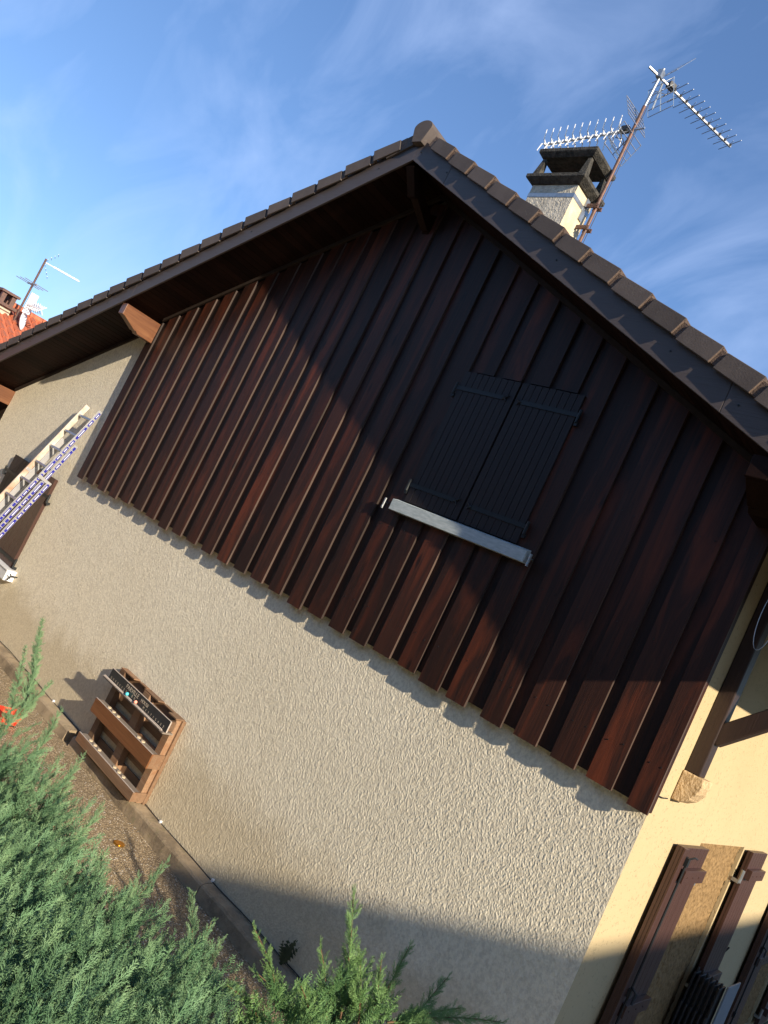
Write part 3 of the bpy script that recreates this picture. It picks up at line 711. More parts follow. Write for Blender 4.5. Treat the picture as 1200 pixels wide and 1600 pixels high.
# ------------------------------------------------------------------ television aerials
def yagi(g_boom, root, start, direc, length, ndir, half, style, refl_at, boom_mat, el_mat, r=.010):
    d = Vector(direc).normalized(); s = Vector((0, 0, 1)).cross(d).normalized(); up = Vector((0, 0, 1)); p0 = Vector(start)
    g = MB(); c = p0 + d * length / 2
    g.obox(c, d * length / 2, s * r, up * r); g.build('boom', boom_mat, root)
    # corner reflector: two panels of rods
    g = MB(); R0 = p0 + d * refl_at
    for sg in (1, -1):
        a = (d * .50 + up * sg * .87).normalized()
        for k in range(5):
            q = R0 + a * (.06 + .072 * k); g.tube([q - s * .20, q + s * .20], .0052, 5)
        for o_ in (-.20, 0, .20): g.tube([R0 + a * (.0 if o_ == 0 else .06) + s * o_, R0 + a * (.06 + .29) + s * o_], .0042 if o_ else .007, 5)
    g.build('reflector', 'alu', root)
    # dipole box
    g = MB(); q = R0 + d * .16; g.obox(q + up * .02, d * .045, s * .035, up * .03); g.build('dipole_box', 'black', root)
    first = None
    for k in range(ndir):
        q = p0 + d * (refl_at + .22 + (length - refl_at - .24) * k / (ndir - 1))
        h_ = half * (1 - .018 * k)
        if style == 'rod':
            g = MB(); g.tube([q - s * h_ + up * .012, q + s * h_ + up * .012], .005, 5)
            g.tube([q - s * h_ * .45 - d * .03 + up * .02, q + up * .012, q + s * h_ * .45 - d * .03 + up * .02], .0035, 5)
            g.obox(q + up * .008, d * .014, s * .018, up * .012, 1); g.build('director', [el_mat, 'black'], root)
        else:
            g = MB()
            for u in (1, -1):
                for w_ in (1, -1):
                    g.tube([q + s * w_ * .015, q + s * w_ * .06 + up * u * .035, q + s * w_ * .085 + up * u * .15], .011, 5, 0, .005)
            g.sphere(q, .022, 8, 6); g.build('director', el_mat, root)
AN = empty('television_aerial', (-3.54, 1.5, 7.0), 'two-headed television aerial on a rusty mast strapped to the near chimney', 'aerial')
g = MB(); g.tube([(-3.545, 1.5, 7.02), (-3.545, 1.5, 9.02)], .021, 12); g.tube([(-3.545, 1.5, 9.02), (-3.525, 1.5, 9.50)], .018, 12, 1)
g.build('mast', ['rust', 'galv'], AN, smooth=True)
for z in (7.72, 7.45):
    g = MB(); g.box(-3.657, -3.50, 1.455, 1.475, z - .022, z + .022); g.box(-3.60, -3.49, 1.525, 1.54, z - .022, z + .022)
    g.tube([(-3.51, 1.43, z), (-3.51, 1.57, z)], .006, 6); g.tube([(-3.58, 1.43, z), (-3.58, 1.57, z)], .006, 6); g.build('mast_bracket', 'rust', AN)
g = MB()
for z in (7.76, 7.60): g.obox((-3.650, 1.46, z), (.006, 0, 0), (0, .035, 0), (0, 0, .07))
g.build('bracket_plate', 'galv', AN)
yagi(None, AN, (-3.40, 1.482, 8.72), (-.992, .128, 0), 1.45, 11, .16, 'x', .10, 'alu', 'plastic_white')
g = MB(); g.tube([(-3.545, 1.49, 8.36), (-3.72, 1.51, 8.52), (-3.88, 1.535, 8.71)], .011, 8)
g.tube([(-3.73, 1.52, 8.70), (-3.70, 1.47, 8.60), (-3.60, 1.47, 8.58), (-3.55, 1.48, 8.50)], .005, 6, 1); g.build('stay', ['galv', 'cable'], AN)
yagi(None, AN, (-3.60, 1.34, 9.40), (.392, .92, 0), 1.44, 11, .205, 'rod', .20, 'alu', 'galv')
g = MB(); g.obox((-3.527, 1.49, 9.42), (.03, 0, 0), (0, .035, 0), (0, 0, .045)); g.tube([(-3.50, 1.56, 9.36), (-3.49, 1.58, 9.05)], .012, 8); g.build('mast_clamp', 'galv', AN)
g = MB(); g.tube([(-3.47, 1.68, 9.40), (-3.46, 1.66, 9.30), (-3.52, 1.53, 9.24), (-3.525, 1.528, 9.0), (-3.52, 1.53, 8.2), (-3.52, 1.53, 7.1)], .004, 6); g.build('coaxial_cable', 'cable', AN)

# ------------------------------------------------------------------ ladder
def ladder_section(root, xa, xb, top_z, off, matL, stick, name):
    # leaning plane: y = -0.035 - .345*(3.37 - z) ; off shifts outwards
    d = Vector((0, -.300, -1)).normalized(); n = Vector((0, -1, .300)).normalized()
    P0 = Vector((0, -.065, 3.37)) + n * off + d * (3.37 - top_z) / abs(d.z)
    LEN = (P0.z - .02) / abs(d.z)
    out = []
    for side, x in (('L', xa), ('R', xb)):
        g = MB(); c = P0 + d * LEN / 2
        g.obox((x, c.y, c.z), (.0125, 0, 0), d * LEN / 2, n * (.034 if side == 'L' else .022))
        g.obox((x - .010 * (1 if side == 'R' else -1) * 1.0, c.y, c.z), (.003, 0, 0), d * LEN / 2, n * (.036 if side == 'L' else .026))
        g.build('rail', matL if side == 'L' else 'lad_alu', root, bevel=.002)
    g = MB(); k = .17
    while k < LEN - .1:
        c = P0 + d * k
        g = MB(); g.obox(((xa + xb) / 2, c.y, c.z), ((xb - xa) / 2 - .013, 0, 0), d * .015, n * .015); g.build('rung', 'galv', root, bevel=.003); k += .28
    # printed blue stickers along the right rail
    g = MB(); k = .03; x = xb + .0136
    while k < LEN - .2:
        ln = rnd.choice((.05, .10, .14, .20))
        c = P0 + d * (k + ln / 2)
        g.obox((x, c.y, c.z), (.0006, 0, 0), d * ln / 2, n * .017, 0)
        if ln > .08: g.obox((x + .0009, c.y, c.z), (.0004, 0, 0), d * ln * .30, n * .005, 1)
        k += ln + rnd.choice((.012, .02, .03))
    g.build('sticker', ['sticker', 'plastic_white'], root)
    return P0, d, n
LD = empty('ladder', (-8.6, -.8, 0), 'triple aluminium ladder with blue stickers leaning over the shut lower window', 'ladder')
ladder_section(LD, -8.84, -8.42, 3.37, 0.0, 'lad_white', True, 'a')
ladder_section(LD, -8.83, -8.41, 2.84, -.074, 'lad_alu', True, 'b')
P0, d_, n_ = ladder_section(LD, -8.82, -8.40, 2.28, -.148, 'lad_alu', True, 'c')
for x in (-8.84, -8.41):
    g = MB(); c_ = P0 + n_ * .074 + d_ * .02; g.obox((x, c_.y, c_.z), (.018, 0, 0), d_ * .022, n_ * .105)
    g.build('guide_clamp', 'lad_alu', LD, bevel=.004)

# ------------------------------------------------------------------ pallet rack
PK = empty('pallet_shelf', (-4.78, -.1, .13), 'upcycled wooden pallet drinks shelf with blackboard, leaning on the gable wall', 'shelf')
X0, X1 = -5.36, -4.15; ZB = .135
def pbox(name, mat, boxes, bevel=.003, parent=None, mats=None):
    g = MB()
    for b_ in boxes:
        g.bid = rnd.random(); g.box(*b_[:6], 0, b_[6] if len(b_) > 6 else None)
    return g.build(name, mats or mat, parent or PK, bevel=bevel)
pbox('post', 'pallet', [(X0 + .02, X0 + .115, -.105, -.022, ZB, .985)])
pbox('post', 'pallet', [(-4.82, -4.70, -.105, -.022, ZB, .985)])
pbox('post', 'pallet', [(X1 - .115, X1 - .02, -.105, -.022, ZB, .985)])
pbox('side_board', 'pallet', [(X1 - .0195, X1 + .003, -.045, -.004, ZB, .99)])
pbox('back_board', 'pallet', [(X0, X1 - .021, -.0215, -.004, z, z + .10) for z in (.16, .33, .50, .67, .885)])
pbox('top_board', 'pallet', [(X0 + .01, X0 + .30, -.10, -.022, .986, 1.0), (X0 + .36, -4.86, -.06, -.022, .9865, .999), (-4.84, -4.55, -.10, -.022, .986, 1.0), (-4.5, X1 - .16, -.06, -.022, .9865, .999), (X1 - .15, X1 - .005, -.13, -.022, .986, 1.002)])
# two trough shelves
for z0, z1, fm in ((.15, .245, 'pallet'), (.485, .63, 'pallet_orange')):
    g = MB(); g.bid = .5
    g.box(X0, X1, -.205, -.187, z0, z1, 0, [0, 1, 0, 0, 0, 0])
    o = g.build('shelf_front', [fm, 'rope'], PK, bevel=.002)
    g = MB(); g.box(X0 + .002, X1 - .019, -.186, -.106, z1 - .03, z1 - .012); g.build('shelf_top', 'pallet_top', PK, bevel=.002)
    g = MB(); g.box(X1 - .0185, X1 - .001, -.1865, -.046, z0 + .002, z1 - .002); g.build('shelf_end', 'pallet', PK, bevel=.002); g = MB(); g.box(X0 + .001, X0 + .018, -.1865, -.106, z0 + .002, z1 - .031); g.build('shelf_end', 'pallet', PK, bevel=.002)
    xsd = [-5.19, -5.09, -4.99, -4.645, -4.55, -4.457] if z0 < .3 else [-5.158, -5.06, -4.96, -4.516, -4.428]
    for xd in xsd:
        g = MB(); g.tube([(xd, -.145, z1 - .0115), (xd, -.145, z1 - .002)], .021, 16); g.build('disc', 'disc', PK, smooth=True)  # plain pale discs on the shelf tops
pbox('bottle', 'disc', [(-4.40, -4.33, -.10, -.06, .24, .42)]) if False else None
# blackboard with lettering
g = MB(); g.box(-5.335, -4.125, -.20, -.188, .868, .972, 0); bb = g.build('blackboard', 'slate', PK)
pbox('board_frame', 'rope', [(-5.337, -4.123, -.2015, -.187, .9725, .977), (-4.1245, -4.119, -.2015, -.187, .866, .972)], .001)
pbox('board_end', 'pallet', [(X1 - .02, X1 - .0, -.1865, -.107, .87, .965)])
g = MB(); g.box(-5.395, -4.135, -.222, -.100, .842, .858); g.build('ledge', 'pallet_top', PK, bevel=.002)
g = MB(); x = -5.39
for st in range(2):
    pts = []
    for k in range(241):
        a = k / 240 * 2 * math.pi * 30 + st * math.pi
        pts.append((-5.39 + 1.215 * k / 240, -.218 + .0065 * math.cos(a), .864 + .0065 * math.sin(a)))
    g.tube(pts, .007, 6)
g.build('rope_edge', 'rope', PK, smooth=True)
def text(txt, size, x, z, name, parent, y=-.2012, spacing=1.0):
    cu = bpy.data.curves.new(name, 'FONT'); cu.body = txt; cu.size = size; cu.extrude = .0004; cu.space_character = spacing
    cu.align_x = 'CENTER'; cu.align_y = 'CENTER'
    tmp = bpy.data.objects.new('tmp', cu); COL.objects.link(tmp)
    bpy.context.view_layer.update()
    me = bpy.data.meshes.new_from_object(tmp.evaluated_get(bpy.context.evaluated_depsgraph_get())); bpy.data.objects.remove(tmp); bpy.data.curves.remove(cu)
    org = Vector((0, 0, 0)); q = parent
    while q is not None: org += q.location; q = q.parent
    me.transform(Matrix.Translation(Vector((x, y, z)) - org) @ Matrix.Rotation(math.radians(90), 4, 'X'))
    me.materials.append(MT['letter']); o = bpy.data.objects.new(name, me); COL.objects.link(o); o.parent = parent
    return o
text('PARVILLE', .060, -4.86, .936, 'lettering', bb, spacing=1.08); text('HOUSE', .046, -4.60, .931, 'lettering', bb, spacing=1.0)
for k, c_ in enumerate('2 1 1 2 1 1 2 1'.split()): text(c_, .036, -5.285 + .0475 * k, .889, 'numeral', bb)
for k, c_ in enumerate('0 0'.split()): text(c_, .034, -4.83 + .05 * k, .895, 'numeral', bb)
for k, c_ in enumerate('0 1 2 3 4 5 6 7 8'.split()): text('M' if k == 0 else '1 1 7 1 5 4 3 2'.split()[k - 1], .034, -4.585 + .049 * k, .889, 'numeral', bb)
g = MB(); g.sphere((-4.892, -.222, .888), .0185); tag(g.build('ball', 'ball_blue', smooth=True), 'small turquoise ball on the rope edge of the blackboard', 'ball', 'balls on the blackboard ledge')
g = MB(); g.sphere((-4.71, -.222, .888), .0185); tag(g.build('ball', 'ball_pink', smooth=True), 'small salmon pink ball on the rope edge of the blackboard', 'ball', 'balls on the blackboard ledge')

# ------------------------------------------------------------------ small things on the ground
g = MB(); g.tube([(-3.694, -.478, 0.001), (-3.694, -.478, .008)], .052, 28); g.tube([(-3.694, -.478, .0085), (-3.694, -.478, .011)], .043, 28)
tag(g.build('floor_cap', 'brass', smooth=True), 'round brass cap set in the aggregate paving', 'drain cap')
RB = empty('red_bucket', (-5.85, -.72, 0), 'red plastic tub half hidden by juniper sprays at left edge', 'tub')
g = MB(); hw, hb, hh = .105, .07, .14; cx, cy = -5.86, -.72
for k in range(4):
    sgn = [(-1, -1), (1, -1), (1, 1), (-1, 1)]; a = sgn[k]; b_ = sgn[(k + 1) % 4]
    A0 = (cx + a[0] * hb, cy + a[1] * hb, .002); B0 = (cx + b_[0] * hb, cy + b_[1] * hb, .002); A1 = (cx + a[0] * hw, cy + a[1] * hw, hh); B1 = (cx + b_[0] * hw, cy + b_[1] * hw, hh)
    g.poly([A0, B0, B1, A1]); f_ = .93
    g.poly([(cx + a[0] * hb * f_, cy + a[1] * hb * f_, .006), (cx + b_[0] * hb * f_, cy + b_[1] * hb * f_, .006), (cx + b_[0] * hw * f_, cy + b_[1] * hw * f_, hh), (cx + a[0] * hw * f_, cy + a[1] * hw * f_, hh)])
    g.poly([A1, B1, (cx + b_[0] * hw * f_, cy + b_[1] * hw * f_, hh), (cx + a[0] * hw * f_, cy + a[1] * hw * f_, hh)])
g.box(cx - hb + .001, cx + hb - .001, cy - hb + .001, cy + hb - .001, .001, .005)
g.build('body', 'red', RB)
g = MB(); g.box(cx - .075, cx + .075, cy - .075, cy + .075, .006, .075); g.build('dark_fill', 'black', RB)  # black block fills the tub so its inside is dark
# cable clipped along the foot of the wall
g = MB(); pts = []; x = -11.4
while x < -.1:
    pts.append((x, -.012 - .006 * abs(math.sin(x * 1.7)), .140 + .006 * math.sin(x * 2.3) + .004 * math.sin(x * 7.1))); x += .12
g.tube(pts, .0042, 6); tag(g.build('wall_cable', 'cable', smooth=True), 'thin black cable running along the foot of the wall above the kerb', 'cable')
cab = S.objects['wall_cable']
for x in (-10.2, -8.3, -6.35, -3.85, -2.95, -1.6):
    g = MB(); g.box(x - .012, x + .012, -.026, -.001, .128, .152); g.build('clip', 'plastic_white', cab, bevel=.003)
# dark weed on the kerb
WD = empty('thistle_weed', (-1.92, -.07, .13), 'dark jagged weed growing from the kerb behind the juniper tips', 'weed')
g = MB()
for k in range(9):
    a = rnd.uniform(0, 6.28); L_ = rnd.uniform(.14, .26); lean = rnd.uniform(.15, .7)
    b0 = Vector((-1.92, -.07, .13)); dr = Vector((math.cos(a) * lean, math.sin(a) * lean * .35, 1)).normalized(); sd_ = dr.cross(Vector((0, 1, 0))).normalized()
    for j in range(8):
        t0 = j / 8; p = b0 + dr * L_ * t0; q = b0 + dr * L_ * (t0 + .13); ww = .03 * math.sin(math.pi * (t0 + .1))
        for sg in (1, -1): g.poly([p, p + sd_ * sg * ww * 1.3 + dr * .012 + Vector((0, rnd.uniform(-.01, .01), 0)), q])
g.build('leaf', 'weed', WD)
# stack of dark slatted panels by the side wall
ST = empty('slatted_stack', (.25, 2.55, 0), 'dark ribbed stack with pale grey board beside the brown side shutters', 'stack')
g = MB()
for k in range(6):
    g.box(.05 + .040 * k, .068 + .040 * k, 2.50, 2.70, .02, 1.245); g.box(.05 + .040 * k, .066 + .040 * k, 2.55, 2.58, 1.245, 1.285); g.tube([(.058 + .04 * k, 2.48, 1.0), (.058 + .04 * k, 2.48, .1)], .012, 8)
g.build('slats', 'black', ST, bevel=.004)
g = MB(); g.box(.292, .305, 2.60, 3.0, .02, 1.275); g.build('grey_board', 'grey', ST, bevel=.003)
# loop of cable under the right eaves
g = MB(); pts = [(.10 + .06 * math.sin(a) * .9 + .1, -.06, 3.86 + .22 * math.cos(a)) for a in [math.pi * 2 * k / 24 for k in range(25)]]
g.tube(pts, .0022, 6); tag(g.build('cable_loop', 'galv', smooth=True), 'thin pale loop of cable hanging under the right eaves', 'cable')

# ------------------------------------------------------------------ junipers
def frond(seed, L_=.30, side=.085, curve=.06):
    """flat-ish spray of scale-leaved cords; returns triangles (N,3,3) and tip weights"""
    r = random.Random(seed); T = []; W = []
    def cord(p, d, ln, rad, tip, seg=2):
        u = d.cross(Vector((0.3, 0.2, 1))).normalized(); w_ = d.cross(u)
        prev = None
        for i in range(seg + 1):
            f = i / seg; rr = rad * (1 - .75 * f) * (1 + .0 * i); c = p + d * ln * f + Vector((0, 0, curve * ln * f * f))
            ring = [c + (u * math.cos(a) + w_ * math.sin(a)) * rr for a in (0, 2.09, 4.19)]
            if prev:
                for k in range(3):
                    k2 = (k + 1) % 3; T.append((prev[k], prev[k2], ring[k2])); T.append((prev[k], ring[k2], ring[k])); W.extend([tip * (.4 + .6 * f)] * 2)
            prev = ring
    main = Vector((1, 0, 0)); n = int(L_ / .0125)
    for i in range(n):
        f = i / n; p = Vector((L_ * f, .006 * math.sin(f * 7 + seed), .25 * curve * f * f))
        ln = side * (1 - f) ** .75 * (.45 + .9 * min(1, f * 4)) * r.uniform(.75, 1.2) + .012
        sg = 1 if i % 2 else -1
        el = r.uniform(-1.3, 1.3)
        d = (main * 1.0 + Vector((0, sg * math.cos(el), math.sin(el))) * r.uniform(.65, .95)).normalized()
        cord(p, d, ln, .0030, f * .5 + .2)
        m = int(ln / .012)
        for j in range(1, m):
            g_ = j / m; q = p + d * ln * g_
            s2 = 1 if j % 2 else -1
            sd_ = d.cross(Vector((0, 0, 1))).normalized()
            e = (d * 1.0 + sd_ * s2 * r.uniform(.4, .9) + Vector((0, 0, r.uniform(-.55, .55)))).normalized()
            cord(q, e, (.030 * (1 - g_ * .65)) * r.uniform(.6, 1.2), .0034, .25 + .5 * g_ * f + .25 * r.random(), 1)
    cord(Vector((0, 0, 0)), main, L_ * 1.02, .0035, .6, 3)
    return np.array([[tuple(a), tuple(b_), tuple(c_)] for a, b_, c_ in T], dtype=np.float32), np.array(W, dtype=np.float32)
FR = [frond(k, .20 + .03 * (k % 3), .055 + .012 * (k % 2)) for k in range(8)]
def place(items):
    V = []; Wt = []
    for k, base, d, rollang, sc, tipb in items:
        T, W = FR[k % len(FR)]
        d = Vector(d).normalized(); u = Vector((0, 0, 1)).cross(d)
        if u.length < .05: u = Vector((1, 0, 0)).cross(d)
        u.normalize(); w_ = d.cross(u)
        c, s_ = math.cos(rollang), math.sin(rollang); u2 = u * c + w_ * s_; w2 = w_ * c - u * s_
        M = np.array([list(d), list(u2), list(w2)], dtype=np.float32) * sc
        V.append((T.reshape(-1, 3) @ M + np.array(base, dtype=np.float32)).reshape(-1, 3, 3)); Wt.append(np.clip(W * tipb, 0, 1))
    return np.concatenate(V), np.concatenate(Wt)
def tri_mesh(name, V, Wt, mat, parent):
    org = np.array(list(parent.location), dtype=np.float32)
    n = len(V); me = bpy.data.meshes.new(name)
    me.vertices.add(n * 3); me.vertices.foreach_set('co', (V - org).reshape(-1))
    me.loops.add(n * 3); me.loops.foreach_set('vertex_index', np.arange(n * 3, dtype=np.int32))
    me.polygons.add(n); me.polygons.foreach_set('loop_start', np.arange(n, dtype=np.int32) * 3)
    try: me.polygons.foreach_set('loop_total', np.full(n, 3, dtype=np.int32))
    except Exception: pass
    at = me.attributes.new('tip', 'FLOAT', 'FACE'); at.data.foreach_set('value', Wt)
    me.materials.append(MT[mat]); me.update(); me.validate()
    o = bpy.data.objects.new(name, me); COL.objects.link(o); o.parent = parent
    return o
def pix(u, v, z):
    """point at height z seen at photo pixel (u,v): used only to find where the plants stand"""
    r = [RC[0][i] * (u - 600) + RC[1][i] * (v - 800) + RC[2][i] * 1209.72 for i in range(3)]
    k = (z - CAM.z) / r[2]; return Vector((CAM.x + r[0] * k, CAM.y + r[1] * k, z))
def shrub(name, root, mounds, leaders, n, mat, seed, stems):
    r = random.Random(seed); items = []
    tot = sum(m_[3] * m_[4] for m_ in mounds)
    for (mx_, my_, mz_, rx_, ry_, rz_) in mounds:
        cnt = int(n * rx_ * ry_ / tot)
        for k in range(cnt):
            a = r.uniform(0, 2 * math.pi); q = math.sqrt(r.random())
            th = q * 1.35
            nx, ny, nz = math.cos(a) * math.sin(th), math.sin(a) * math.sin(th), math.cos(th)
            dep = r.choice((1.0, 1.0, .93, .82, .68)) * r.uniform(.94, 1.03)
            lump = 1 + .10 * math.sin(mx_ * 3 + nx * 9 + 2 * ny) + .08 * math.sin(ny * 13 + nx * 5)
            b_ = (mx_ + nx * rx_ * dep * lump, my_ + ny * ry_ * dep * lump, mz_ + nz * rz_ * dep * lump)
            if b_[2] < .06: continue
            d = (nx * .8 + r.uniform(-.5, .5) + .15, ny * .8 + r.uniform(-.5, .5) + .1, .50 + nz * .35 + r.uniform(-.3, .45))
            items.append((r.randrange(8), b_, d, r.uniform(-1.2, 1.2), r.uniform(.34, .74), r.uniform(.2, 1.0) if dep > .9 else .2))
    g = MB()
    for (p, tipp, sz) in leaders:
        p = Vector(p); tp = Vector(tipp); L_ = (tp - p).length; m = int(L_ / .028)
        ax = (tp - p).normalized(); sd_ = ax.cross(Vector((0, 0, 1)));
        if sd_.length < .1: sd_ = Vector((1, 0, 0))
        sd_.normalize(); up = sd_.cross(ax)
        pts = []
        for k in range(m + 1):
            f = k / m; c = p + (tp - p) * f + up * .03 * math.sin(f * 3.1) * (1 if L_ > .4 else .5); pts.append(c)
            if k == 0: continue
            for _ in range(3 if f < .8 else 2):
                a = r.uniform(0, 6.28); dd = ax * r.uniform(.8, 1.5) + (sd_ * math.cos(a) + up * math.sin(a)) * r.uniform(.5, .9)
                items.append((r.randrange(8), c, dd, r.uniform(-1.5, 1.5), (.22 + .42 * (1 - f)) * sz, 1.0))
        items.append((r.randrange(8), tp - ax * .12 * sz, ax, 0, .5 * sz, 1.0))
        g = MB(); g.tube(pts, .005 * sz + .001, 6, 0, .002); g.build('branch', 'stem', root, smooth=True)
    for (a, b_) in stems:
        a, b_ = Vector(a), Vector(b_); mid = (a + b_) / 2 + Vector((r.uniform(-.1, .1), r.uniform(-.1, .1), .05))
        g = MB(); g.tube([a, mid, b_], .03, 8, 0, .01); g.build('stem', 'stem', root, smooth=True)
    V, W = place(items)
    tri_mesh('foliage', V, W, mat, root)
    # light-stopping brown twigs inside
    g = MB()
    for k in range(160):
        mx_, my_, mz_, rx_, ry_, rz_ = r.choice(mounds)
        a = r.uniform(0, 6.28); q = r.uniform(.2, .85)
        e = (mx_ + math.cos(a) * rx_ * q, my_ + math.sin(a) * ry_ * q, mz_ + rz_ * .75 * math.sqrt(max(0, 1 - q * q)))
        g.tube([(mx_ + math.cos(a) * rx_ * q * .3, my_ + math.sin(a) * ry_ * q * .3, max(.03, mz_ * .3)), e], .008, 5, 0, .003)
    g.build('twigs', 'stem', root)
J1 = empty('juniper_shrub', (-2.4, -2.6, 0), 'broad blue-green juniper filling the lower left corner beside the paving', 'shrub', 'junipers in front of the wall')
J2 = empty('juniper_shrub', (-.75, -1.35, 0), 'smaller juniper with upright sprays against the shaded wall, right of the broad one', 'shrub', 'junipers in front of the wall')
def LP(u, v, z, du, dv, dz, sz): a = pix(u + du, v + dv, z - dz); return (a, pix(u, v, z), sz)
mounds1 = []
for (u, v, z, rx_, ry_, rz_) in [(-40, 1330, .45, .75, .55, .50), (20, 1420, .45, .65, .55, .55), (60, 1560, .5, .55, .55, .60), (160, 1520, .45, .5, .45, .55), (270, 1560, .45, .42, .42, .52), (-60, 1210, .35, .75, .5, .42), (-30, 1190, .45, .45, .35, .45), (45, 1270, .45, .38, .32, .42), (90, 1350, .45, .35, .32, .42), (70, 1225, .5, .26, .24, .40), (95, 1300, .5, .26, .24, .42), (150, 1405, .5, .28, .26, .42), (215, 1440, .5, .28, .26, .42), (20, 1165, .5, .28, .26, .40), (300, 1510, .5, .26, .26, .42), (-120, 1500, .5, .8, .7, .7), (100, 1700, .5, .6, .6, .75), (300, 1700, .5, .5, .5, .65)]:
    p = pix(u, v, z + rz_ * .6); mounds1.append((p.x, p.y, z * .5, rx_, ry_, rz_ + z * .35))
lead1 = [LP(82, 1065, .9, -70, 70, .2, .8), LP(66, 968, 1.05, -30, 150, .30, 1.0), LP(40, 1010, 1.0, -30, 130, .3, .8), LP(95, 1110, .8, -60, 110, .3, .9), LP(130, 1180, .75, -70, 120, .3, .9),
         LP(262, 1348, .8, -90, 110, .25, .9), LP(300, 1395, .85, -10, 190, .35, .9), LP(215, 1370, .8, -50, 120, .3, .9), LP(165, 1330, .7, -60, 120, .3, .9), LP(160, 1260, .7, -70, 100, .3, .9), LP(345, 1470, .85, -50, 130, .35, .9), LP(330, 1440, .8, -50, 120, .3, .9)]
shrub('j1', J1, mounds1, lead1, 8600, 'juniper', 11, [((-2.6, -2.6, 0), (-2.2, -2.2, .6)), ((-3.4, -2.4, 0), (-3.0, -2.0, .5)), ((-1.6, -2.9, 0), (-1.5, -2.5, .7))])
mounds2 = []
for (u, v, z, rx_, ry_, rz_) in [(520, 1610, .5, .30, .30, .50), (430, 1640, .45, .30, .30, .48), (600, 1640, .5, .28, .28, .5), (540, 1560, .6, .18, .18, .42)]:
    p = pix(u, v, z + rz_ * .6); mounds2.append((p.x, p.y, z * .5, rx_, ry_, rz_ + z * .45))
lead2 = [LP(552, 1392, 1.30, -20, 200, .45, 1.0), LP(500, 1475, 1.1, 10, 120, .3, .8), LP(640, 1478, 1.2, -60, 120, .35, .9), LP(596, 1500, 1.15, -20, 110, .3, .9),
         LP(700, 1527, 1.15, -70, 90, .25, .8), LP(785, 1598, 1.1, -180, 0, .15, .9), LP(395, 1447, 1.0, 40, 130, .3, .8), LP(400, 1520, .95, 60, 90, .25, .9), LP(470, 1540, 1.1, 20, 90, .3, .9), LP(560, 1480, 1.2, 0, 120, .3, .9), LP(720, 1575, 1.05, -120, 40, .2, .9), LP(355, 1540, .9, 60, 80, .25, .9)]
shrub('j2', J2, mounds2, lead2, 1500, 'juniper_b', 23, [((-.9, -1.5, 0), (-.8, -1.4, .6))])

# ------------------------------------------------------------------ far house at the left
FH = empty('neighbour_house', (-24, 4, 0), 'distant house with orange-red clay roof seen at the left edge', 'house')
RX, RZ = -22.6, 5.3; EX, EZ = -15.8, 2.3; Y0_, Y1_ = -6.0, 4.8
g = MB(); g.box(-28.4, -16.8, Y0_ + .3, Y1_ - .3, 0, 2.5); g.poly([(-28.4, Y1_ - .3, 2.5), (-16.8, Y1_ - .3, 2.5), (RX, Y1_ - .3, 5.1)]); g.poly([(-28.4, Y0_ + .3, 2.5), (-16.8, Y0_ + .3, 2.5), (RX, Y0_ + .3, 5.1)])
g.build('wall', 'farwall', FH)
g = MB()
g.hexa([(RX, Y0_, RZ - .12), (EX, Y0_, EZ - .12), (EX, Y1_, EZ - .12), (RX, Y1_, RZ - .12), (RX, Y0_, RZ), (EX, Y0_, EZ), (EX, Y1_, EZ), (RX, Y1_, RZ)])
g.hexa([(-29.4, Y0_, EZ - .12), (RX, Y0_, RZ - .12), (RX, Y1_, RZ - .12), (-29.4, Y1_, EZ - .12), (-29.4, Y0_, EZ), (RX, Y0_, RZ), (RX, Y1_, RZ), (-29.4, Y1_, EZ)])
y = Y0_
while y < Y1_ - .1: g.tube([(RX, y, RZ + .02), (RX, y + .38, RZ + .02)], .13, 10); y += .4
# pantile rolls
y = Y0_ + .1
while y < Y1_:
    for k in range(17):
        x0 = RX + (EX - RX) * k / 17; x1 = RX + (EX - RX) * (k + 1) / 17; za = RZ + (EZ - RZ) * k / 17; zb = RZ + (EZ - RZ) * (k + 1) / 17
        g.tube([(x0, y, za - .01), (x1, y, zb + .03)], .07, 6)
    y += .24
g.build('roof', 'clay', FH)
g = MB(); g.box(EX - .02, EX + .1, Y0_, Y1_, EZ - .2, EZ - .02); g.build('gutter', 'plastic_white', FH)
for yy in (-3.5, 0, 3): g = MB(); g.box(-16.81, -16.76, yy - .5, yy + .5, .9, 2.1); w1 = g.build('window', 'plastic_white', FH); g = MB(); g.box(-16.765, -16.75, yy - .44, yy + .44, .96, 2.04); g.build('pane', 'glass', w1)
# its chimney
def farpix(u, v, dist): 
    r = Vector([RC[0][i] * (u - 600) + RC[1][i] * (v - 800) + RC[2][i] * 1209.72 for i in range(3)]).normalized(); return CAM + r * dist
g = MB(); cx0, cx1, cy0, cy1 = -22.35, -21.70, 2.42, 2.82
ZF = -.30
g.box(cx0, cx1, cy0, cy1, 4.2, 5.42 + ZF); fc = g.build('chimney', 'farwall', FH)
g = MB(); g.box(cx0 - .1, cx1 + .1, cy0 - .1, cy1 + .1, 5.421 + ZF, 5.50 + ZF)
for sx in (cx0, (cx0 + cx1) / 2 - .06, cx1 - .12):
    for sy in (cy0, cy1 - .12): g.box(sx, sx + .12, sy, sy + .12, 5.50 + ZF, 5.78 + ZF)
g.box(cx0 - .06, cx1 + .06, cy0 - .06, cy1 + .06, 5.781 + ZF, 5.85 + ZF); g.build('chimney_cap', 'rust', fc)
g = MB()
for z in (4.6, 4.8, 5.0): g.box(cx0 - .01, cx1 + .01, cy0 - .01, cy1 + .01, z, z + .03)
g.build('steel_band', 'rust', fc)
FA = empty('television_aerial', (-21.4, 3.3, 4.5), 'small television aerial with white dish on the distant red roof', 'aerial')
mx0, my0 = -21.55, 2.95
